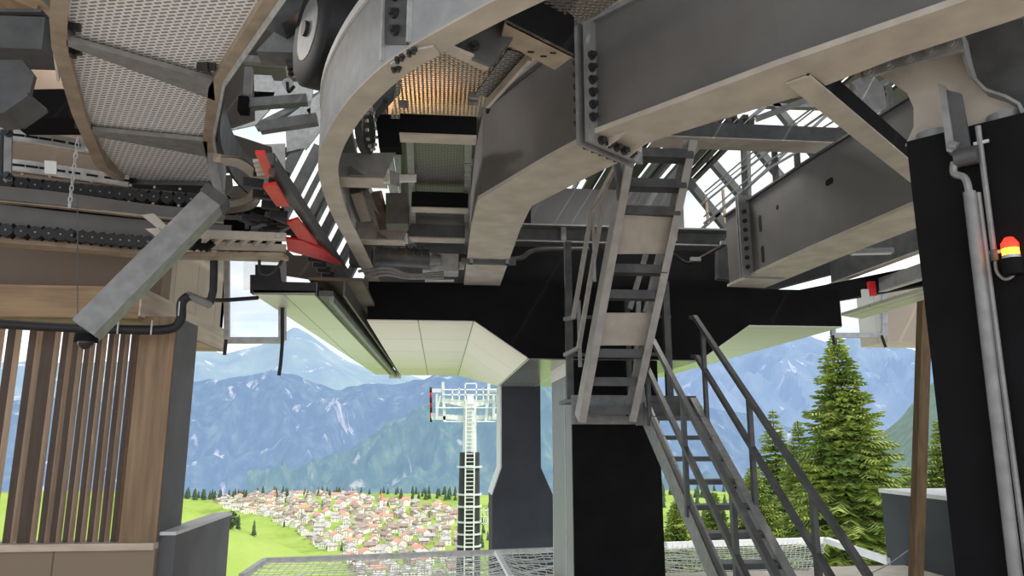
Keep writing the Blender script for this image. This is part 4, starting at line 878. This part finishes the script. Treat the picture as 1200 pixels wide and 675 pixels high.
# ================================================================== LANDSCAPE
def terrain_z(x, y):
    far = -165+.03*min(y,1680)-.30*max(0,y-1680)+10*noise.noise(Vector((x*.003,y*.003,1)))+5*noise.noise(Vector((x*.012,y*.012,4)))
    near = 1.6-.205*y
    t = min(1, max(0, (y-150)/450)); t = t*t*(3-2*t)
    z = lerp(near, far, t)
    hx = -x-55
    hill = -82+.40*hx if hx > 0 else -82+.9*hx
    hill = min(hill, -40+.04*hx); w_ = math.exp(-((y-500)/130)**2)
    hill = lerp(-190, hill+4*noise.noise(Vector((x*.02,y*.02,7))), w_)
    if y > 250: z = max(z, hill) if z < hill else z
    if x < -.30*y and 900 < y: z += min(12,(-.30*y-x)*.10)*min(1,(y-900)/200)
    return z
ys = [12+i*6 for i in range(24)]+[160+i*14 for i in range(150)]
nx = 150; vs = []; fs = []
for j, y in enumerate(ys):
    for i in range(nx+1):
        x = y*(-1.0+2.0*i/nx)+(-30+60*i/nx); vs.append((x,y,terrain_z(x,y)))
for j in range(len(ys)-1):
    for i in range(nx): a = j*(nx+1)+i; fs.append((a,a+1,a+nx+2,a+nx+1))
struct('ground', MB().add(vs,fs), 'meadow', 'green meadows and valley floor below the station', smooth=True)
def ridge(name, label, crest, D, pyf, Df, amp, sc, m, n=170, rows=60, seed=0, back=True):
    vs = []; fs = []; cr_ = [Vector((*c,0)) for c in crest]
    for j in range(rows+1):
        v = j/rows
        for i in range(n+1):
            u = i/n; k = u*(len(cr_)-1); px0 = crest[0][0]+(crest[-1][0]-crest[0][0])*u
            for a,b2 in zip(crest[:-1],crest[1:]):
                if a[0] <= px0 <= b2[0]+1e-6: t = (px0-a[0])/(b2[0]-a[0]); pyc = a[1]+(b2[1]-a[1])*t; break
            top = PY(px0,pyc,D); bot = PY(px0,pyf,Df)
            y = lerp(D,Df,v); p = PY(px0,400,y); z = lerp(top.z,bot.z,v**.85)
            q = Vector((p.x,y,0))
            r_ = 1-abs(noise.noise(Vector((q.x*sc,q.y*sc*.35,seed)))) ; r2 = 1-abs(noise.noise(Vector((q.x*sc*2.7,q.y*sc*1.2,seed+5))))
            f3 = noise.fractal(Vector((q.x*sc*3,q.y*sc*2,seed)),1.,2.,4)
            z += amp*((r_-.8)*1.2+(r2-.8)*.5+f3*.22)*(math.sin(PI*min(1,v*.9+.06)))
            vs.append((p.x,y,z))
    for j in range(rows):
        for i in range(n): a = j*(n+1)+i; fs.append((a,a+1,a+n+2,a+n+1))
    return struct(name, MB().add(vs,fs), m, label, smooth=True)
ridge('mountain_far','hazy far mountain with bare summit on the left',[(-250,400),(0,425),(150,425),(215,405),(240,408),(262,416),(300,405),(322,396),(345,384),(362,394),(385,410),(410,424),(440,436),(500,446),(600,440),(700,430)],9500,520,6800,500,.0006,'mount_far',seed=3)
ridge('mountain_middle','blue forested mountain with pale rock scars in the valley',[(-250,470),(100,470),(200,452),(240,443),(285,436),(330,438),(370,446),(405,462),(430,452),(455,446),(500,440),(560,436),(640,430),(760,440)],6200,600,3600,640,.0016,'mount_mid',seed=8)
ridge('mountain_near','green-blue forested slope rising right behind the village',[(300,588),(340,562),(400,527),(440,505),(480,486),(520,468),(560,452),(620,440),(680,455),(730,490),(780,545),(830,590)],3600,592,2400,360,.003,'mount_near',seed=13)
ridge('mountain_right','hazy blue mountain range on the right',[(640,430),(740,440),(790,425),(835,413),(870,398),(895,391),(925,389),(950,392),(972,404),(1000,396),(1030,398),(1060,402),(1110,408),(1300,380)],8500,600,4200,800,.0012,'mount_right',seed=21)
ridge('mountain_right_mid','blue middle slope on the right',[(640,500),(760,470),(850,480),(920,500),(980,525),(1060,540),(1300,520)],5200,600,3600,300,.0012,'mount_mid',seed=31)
ridge('forest_slope','steep conifer forest on the right behind the wooden prop',[(985,545),(1020,510),(1045,488),(1075,458),(1100,440),(1150,400),(1300,300)],420,640,150,14,.02,'forest_hill',n=90,rows=50,seed=41)
# ------------------------------------------------------------------ village
def house_mesh(w, l, h, rf, wall, roof):
    s = MB(); s.box((-w/2,-l/2,-4),(w/2,l/2,h*.55)); s.cur = 1; s.box((-w/2-.05,-l/2-.05,h*.55),(w/2+.05,l/2+.05,h)); s.cur = 0
    s.prism([(-w/2,-l/2,h),(w/2,-l/2,h),(0,-l/2,h+rf)],(0,l,0))
    s.cur = 2; o_ = .9
    for sg in (-1,1): s.prism([(0,-l/2-o_,h+rf+.3),(sg*(w/2+o_),-l/2-o_,h-.25),(sg*(w/2+o_),-l/2-o_,h-.0),(0,-l/2-o_,h+rf+.6)],(0,l+2*o_,0))
    s.cur = 3
    for z in (1.2,3.9):
        for x in (-w*.3,0,w*.3): s.box((x-.6,-l/2-.08,z),(x+.6,-l/2,z+1.3))
        for y in (-l*.25,l*.25): s.box((-w/2-.08,y-.6,z),(-w/2,y+.6,z+1.3))
    o = s.build('village_house',[wall[0],wall[1],roof,'camera_glass']); me = o.data; bpy.data.objects.remove(o); return me
KIND = [(house_mesh(11,13,6.5,3,('house_white','house_wood'),'roof_brown'),'white and timber house with brown gable roof in the valley village','brown roofed village houses'),
        (house_mesh(12,15,7,3.2,('house_white','house_white'),'roof_red'),'white house with red gable roof in the valley village','red roofed village houses'),
        (house_mesh(10,12,6.5,2.6,('house_white','house_white'),'roof_grey'),'white house with pale grey roof in the valley village','grey roofed village houses'),
        (house_mesh(16,24,9.5,4,('house_white','house_wood'),'roof_brown'),'large white hotel with brown roof in the valley village','large village hotels'),
        (house_mesh(11,14,6,3,('house_wood','house_wood'),'roof_grey'),'brown timber chalet with grey roof in the valley village','timber chalets in the village')]
POLY = [(240,574),(330,578),(400,580),(440,584),(520,594),(552,606),(545,660),(520,690),(420,690),(395,652),(360,632),(330,618),(318,606),(262,596)]
def inside(x,y,P):
    c = False; j = len(P)-1
    for i in range(len(P)):
        if (P[i][1] > y) != (P[j][1] > y) and x < (P[j][0]-P[i][0])*(y-P[i][1])/(P[j][1]-P[i][1])+P[i][0]: c = not c
        j = i
    return c
def hit(px,py):
    r = ray(px,py); r = r/r.y; y = 240.
    while y < 2250:
        p = EYE+r*y
        if p.z < terrain_z(p.x,y): return p
        y += 6
    return None
placed = []; tries = 0
while len(placed) < 285 and tries < 12000:
    tries += 1; px_ = random.uniform(238,556); py_ = 574+(690-574)*random.random()**1.25
    if not inside(px_,py_,POLY): continue
    p = hit(px_,py_)
    k = random.choices(range(5),[34,22,26,6,12])[0]; rk = (9.5,10.5,9,15,10)[k]
    if not p or p.y < 600 or any((p.x-q.x)**2+(p.y-q.y)**2 < (rk+rq)**2 for q,rq in placed): continue
    placed.append((p,rk))
    o = bpy.data.objects.new('village_house',KIND[k][0]); C.objects.link(o); o.location = (p.x,p.y,terrain_z(p.x,p.y)); o.rotation_euler[2] = random.choice([.2,1.77,.6,-.3])+random.uniform(-.2,.2)
    s_ = random.uniform(.9,1.08); o.scale = (s_,s_,s_); tag(o,KIND[k][1],'house',KIND[k][2])
# church
p = hit(447,600); placed[:] = [(q,r) for q,r in placed if (q-p).length > 28]
for o in list(C.objects):
    if o.name.startswith('village_house') and (Vector((o.location.x,o.location.y))-Vector((p.x,p.y))).length < 28: bpy.data.objects.remove(o)
ct = thing('village_church','white village church with pointed spire among the houses','church',(p.x,p.y,terrain_z(p.x,p.y)))
L0 = ct.location.copy()
MB().box(tuple(L0+Vector((-6,-6,-4))),tuple(L0+Vector((6,20,10)))).build('nave','house_white',ct); MB().prism([L0+Vector((-7,-6,10)),L0+Vector((7,-6,10)),L0+Vector((0,-6,16))],(0,27,0)).build('nave_roof','roof_brown',ct)
MB().box(tuple(L0+Vector((-3,-12,-4))),tuple(L0+Vector((3,-6,20)))).build('tower','house_white',ct); MB().cyl(L0+Vector((0,-9,20)),L0+Vector((0,-9,36)),4.2,.1,n=4).build('spire','roof_red',ct)
# ------------------------------------------------------------------ trees
def conifer_mesh(seed, simple=True, h=12., r=2.2):
    rnd = random.Random(seed); s = MB(); n = 9
    s.cyl((0,0,-1.5),(0,0,h*.5),h*.014,h*.008,n=5); s.cur = 1
    for i in range(n):
        z0 = h*(.08+.86*i/n); rr = r*(1-i/n)**.85+.15; z1 = z0+h*.22
        k = 9; vs = [(0,0,min(z1,h))]
        for j in range(k): a = 2*PI*j/k+rnd.random()*.5; q = rr*rnd.uniform(.75,1.15); vs.append((q*math.cos(a),q*math.sin(a),z0-rr*.25*rnd.random()))
        s.add(vs,[(0,1+j,1+(j+1)%k) for j in range(k)])
    return s
tm = []
for k in range(3):
    o = conifer_mesh(k).build('valley_conifer',['bark','needles_far'],None,flat_fix=False); tm.append(o.data); bpy.data.objects.remove(o)
tplaced = []
def plant(px_, py_, sc, lab, grp, jit=1.):
    p = hit(px_,py_)
    if not p or any((p.x-q.x)**2+(p.y-q.y)**2 < (rq+2)**2 for q,rq in placed) or any((p.x-q.x)**2+(p.y-q.y)**2 < 90 for q in tplaced): return
    tplaced.append(p)
    o = bpy.data.objects.new('valley_conifer',random.choice(tm)); C.objects.link(o); o.location = (p.x,p.y,terrain_z(p.x,p.y)-.5); s_ = sc*random.uniform(.8,1.2); o.scale = (s_,s_,s_); o.rotation_euler[2] = random.random()*6
    tag(o,lab,'tree',grp)
def plant_at(px_, y, sc, lab, grp):
    x = PY(px_,575,y).x
    if any((x-q.x)**2+(y-q.y)**2 < 130 for q in tplaced) or any((x-q.x)**2+(y-q.y)**2 < (rq+2)**2 for q,rq in placed): return
    tplaced.append(Vector((x,y,0))); o = bpy.data.objects.new('valley_conifer',random.choice(tm)); C.objects.link(o); o.location = (x,y,terrain_z(x,y)-.5); s_ = sc*random.uniform(.8,1.25); o.scale = (s_*1.3,s_*1.3,s_); o.rotation_euler[2] = random.random()*6
    tag(o,lab,'tree',grp)
for i in range(140): plant_at(random.uniform(203,338),random.uniform(1600,1690),1.5,'dark conifer in the tree line behind the left meadow','conifers behind the left meadow')
for i in range(30): plant_at(random.uniform(330,470),random.uniform(1630,1690),1.2,'dark conifer at the far edge of the village','conifers at the far village edge')
for i in range(55): plant_at(random.uniform(465,560),random.uniform(1560,1690),1.5,'dark conifer in the tree line behind the right meadow','conifers behind the right meadow')
for i in range(46):
    a,b2 = random.uniform(250,548),random.uniform(582,650)
    if inside(a,b2,POLY): plant(a,b2,.9,'small dark tree between the village houses','trees between the village houses')
for a,b2 in ((279,622),(283,626),(297,630)): plant(a,b2,.8,'dark conifer on the left meadow beside the parapet','conifers on the left meadow')
for i in range(70): plant_at(random.uniform(765,900),random.uniform(1200,1690),1.7,'hazy conifer in the valley seen through the lower stair','conifers seen through the lower stair')
for i in range(26): plant(random.uniform(543,580),random.uniform(600,650),1.4,'dark conifer right of the lift tower foot','conifers beside the lift tower foot')
def spruce(name, label, px_, py_top, y, width, seed, dens=1., group=None, base=None):
    rnd = random.Random(seed); top = PY(px_,py_top,y); gx = top.x; gz = base if base is not None else 1.6-.2*y; h = top.z-gz; R_ = width/2
    t = thing(name,label,'tree',(gx,y,gz),group)
    MB().cyl((gx,y,gz-.5),(gx,y,top.z-.1),h*.016,.012,n=8).build('trunk','bark',t,True)
    s = MB(); nl = int(58*dens)
    for i in range(nl):
        f = (i+rnd.random()*.6)/nl; z = gz+h*(.08+.91*f); L = R_*((1-f)**.82)*rnd.uniform(.8,1.1)+.10; nb = max(5,int(15*(1-f)**.5*dens)+3)
        for k in range(nb):
            a = 2*PI*(k+rnd.random()*.8)/nb; l_ = L*rnd.uniform(.6,1.12); d = Vector((math.cos(a),math.sin(a),0)); sd = Vector((-d.y,d.x,0)); rise = .25*(f-.45)
            dr = rnd.uniform(.12,.42); c0_ = Vector((i*1.7,k*2.3,seed)); nn = max(3,int(l_/.12)); prev = Vector((gx,y,z))
            for q in range(nn):
                u = (q+1)/nn; c = Vector((gx,y,z))+d*(l_*u)+Vector((0,0,l_*(rise*u-dr*u*u+.18*u**3)+.05*noise.noise(c0_+d*(3*u)))); wdt = (.26*l_*(1-u*.75)+.09)*rnd.uniform(.6,1.4)
                for sg in (-1,1):   # twig sprays left and right of the branch, hanging a little
                    tip = c+sd*(sg*wdt)+d*(wdt*.55)+Vector((0,0,-wdt*rnd.uniform(.15,.5))); m1 = lerp(prev,c,.2); dn = Vector((0,0,-.035-.05*rnd.random()))
                    s.add([m1,c,tip,lerp(m1,tip,.5)+dn],[(0,1,2),(0,2,3)])
                prev = c
    s.add([(gx-.05,y,top.z-.4),(gx+.05,y,top.z-.4),(gx,y,top.z+.05)],[(0,1,2)])
    s.build('foliage','needles',t,flat_fix=False)
spruce('spruce_tree','tall bright green spruce standing beyond the net on the right',979,388,24,4.7,1,1.35)
spruce('spruce_tree','slim spruce with thin top left of the tall spruce',905,478,36,4.4,2)
spruce('spruce_tree','slim spruce close behind the tall spruce, its top just left of it',934,490,33,3.6,3)
spruce('spruce_tree','low bushy spruce between stair and tall spruce',952,540,27,3.6,4)
spruce('spruce_tree','broad spruce behind the stair treads',882,545,30,3.6,5)
spruce('spruce_tree','small spruce just right of the black pier',792,585,34,2.4,6)
spruce('spruce_tree','pale spruce between black column and wooden prop',1100,490,26,3.0,7)
spruce('spruce_tree','small spruce half hidden by the wooden prop',1062,545,40,3.0,8)
spruce('spruce_tree','young spruce seen through the middle of the lower stair',835,575,38,3.2,9)
p = hit(270,623); lt = thing('leafy_tree','round dark green leafy tree just right of the parapet end','tree',tuple(p))
MB().cyl(p+Vector((0,0,-1)),p+Vector((0,0,5)),.4,.25,n=6).build('trunk','bark',lt)
rnd = random.Random(3); s = MB()
for k in range(420):
    d = Vector((rnd.gauss(0,1),rnd.gauss(0,1),rnd.gauss(0,1))).normalized(); c = p+Vector((0,0,7))+Vector((d.x*4,d.y*4,d.z*5.2))*rnd.uniform(.6,1); a = Vector((rnd.gauss(0,1),rnd.gauss(0,1),rnd.gauss(0,1))).normalized(); b2 = a.cross(d).normalized()
    s.add([c-a*.7,c+b2*.7,c+a*.7,c-b2*.7],[(0,1,2,3)])
s.build('crown','needles_far',lt,flat_fix=False)
# ------------------------------------------------------------------ lift tower
TY = 60.; tx = PY(550,560,TY).x; TG = -13.
def tpy(py): return PY(550,py,TY).z
tw = thing('lift_tower','tall pale grey ropeway tower with ladder and crossarm beyond the net','tower',(tx,TY,TG))
MB().cyl((tx,TY,tpy(530)),(tx,TY,tpy(468)),.56,.5,n=24).build('upper_tube','tower_grey',tw,True)
MB().cyl((tx,TY,TG),(tx,TY,tpy(530)),1.0,.78,n=24).build('lower_tube','charcoal',tw,True)
for p in (548,580,594,612,626,640): MB().cyl((tx,TY,tpy(p)),(tx,TY,tpy(p-2)),1.0,1.0,n=24).build('clamp_ring','tower_grey',tw,True)
ld = MB(); zA, zB_ = TG, tpy(470)
for dx in (-.34,.34): ld.bar((tx+dx,TY-1.15,zA),(tx+dx,TY-.75,zB_),.1,.1)
n = int((zB_-zA)/.3)
for i in range(n): z = zA+.3*i; y_ = TY-1.15+.4*i/n; ld.bar((tx-.34,y_,z),(tx+.34,y_,z),.07,.06)
ld.build('ladder','white_paint',tw)
MB().prism([(tx+PY(a,b2,TY).x-PY(550,b2,TY).x,TY-.3,PY(a,b2,TY).z) for a,b2 in ((510,466),(550,470),(585,466),(585,470),(552,478),(548,478),(510,470))],(0,.6,0)).build('crossarm','white_paint',tw)
def tp(a,b2,dy=0): p = PY(a,b2,TY); return Vector((p.x,TY+dy,p.z))
s = MB(); s.prism([tp(a,b2) for a,b2 in ((505,484),(545,487),(545,493),(505,490))],(0,.3,0)); s.prism([tp(a,b2) for a,b2 in ((556,487),(588,484),(588,489),(556,493))],(0,.3,0)); s.build('lower_arm','white_paint',tw)
hd_ = MB()
for a0,b0,a1,b1 in ((520,457,582,457),(520,463,582,463),(510,478,585,478),(520,494,580,494),(530,457,530,470),(545,450,545,470),(558,450,558,470),(572,457,572,470),(545,450,558,450),(538,455,538,470),(566,455,566,470)): hd_.bar(tp(a0,b0,-.5),tp(a1,b1,-.5),.09,.09,up=(0,1,0))
hd_.build('maintenance_rail','white_paint',tw)
MB().bar(tp(551,464,-.4),tp(551,474,-.4),.5,.3,up=(0,1,0)).build('arm_joint','white_paint',tw)
for nm,cx,lab in (('l',512,''),('r',578,'')):
    fr_ = MB(); fr_.bar(tp(cx+(7 if nm=='l' else -5),448,-.3),tp(cx+(9 if nm=='l' else -9),494,-.3),.22,.3,up=(0,1,0)); fr_.bar(tp(cx,462,-.3),tp(cx,492,-.3),.2,.6,up=(0,1,0)); fr_.bar(tp(cx+4,464,-.3),tp(cx-1,490,-.3),.12,.4,up=(0,1,0)); fr_.bar(tp(cx-6,458,-.3),tp(cx+8,458,-.3),.3,.2,up=(0,1,0)); fr_.bar(tp(cx-6,490,-.3),tp(cx+10,490,-.3),.3,.3,up=(0,1,0)); fr_.build('sheave_frame','tower_grey' ,tw)
    for i in range(7):
        c = tp(cx-(7 if nm=='l' else -8),458+5.5*i,-1.2+.4*i); MB().cyl(c-Vector((.09,0,0)),c+Vector((.09,0,0)),.22,n=14).build('sheave','red' if nm=='l' and i%2 else 'rubber',tw,True)
pf = MB()
for a0,b0,a1,b1 in ((563,597,571,597),(563,604,571,604),(563,612,571,612),(571,594,571,614),(566,594,566,614)): pf.bar(tp(a0,b0,-.8),tp(a1,b1,-.8),.06,.06,up=(0,1,0))
pf.build('side_platform','white_paint',tw)
# ================================================================== LIGHT
wd = bpy.data.worlds.new('sky'); bpy.context.scene.world = wd; wd.use_nodes = True; nt = wd.node_tree; nd = nt.nodes; lk = nt.links
bg = nd['Background']; tc = nd.new('ShaderNodeTexCoord'); mp = nd.new('ShaderNodeMapping'); mp.inputs['Scale'].default_value = (1,1,2.6)
n = nd.new('ShaderNodeTexNoise'); n.inputs['Scale'].default_value = 3.2; n.inputs['Detail'].default_value = 8; n.inputs['Roughness'].default_value = .55
r = nd.new('ShaderNodeValToRGB'); r.color_ramp.elements[0].position = .40; r.color_ramp.elements[1].position = .56
r.color_ramp.elements[0].color = (.72,.86,1.05,1); r.color_ramp.elements[1].color = (1.12,1.12,1.12,1)
lk.new(tc.outputs['Generated'], mp.inputs[0]); lk.new(mp.outputs[0], n.inputs['Vector']); lk.new(n.outputs['Fac'], r.inputs[0]); lk.new(r.outputs[0], bg.inputs[0]); bg.inputs[1].default_value = 1.35
sun = bpy.data.lights.new('sun','SUN'); sun.energy = 3.2; sun.angle = .01; sun.color = (1,.95,.86); so = bpy.data.objects.new('sun',sun); C.objects.link(so)
so.rotation_euler = Vector((-.55,.42,-.9)).to_track_quat('-Z','Y').to_euler()
def lamp(name, loc, e, size, col=(1,.95,.88), rot=(0,0,0)):
    l = bpy.data.lights.new(name,'AREA'); l.energy = e; l.size = size; l.color = col; o = bpy.data.objects.new(name,l); C.objects.link(o); o.location = loc; o.rotation_euler = rot; return o
lamp('added_lamp',(-.30,6.0,4.15),9,.4,(1,.58,.28),(PI,0,0)); lamp('added_lamp',(2.5,8.,5.5),60,.6); lamp('added_lamp',(-3.2,6.,5.3),40,.6)  # added lamps: the warm one lights the board, the others fill the interior
sc = bpy.context.scene
sc.view_settings.view_transform = 'Standard'; sc.view_settings.look = 'None'; sc.view_settings.exposure = 0.0; sc.view_settings.gamma = 1.0
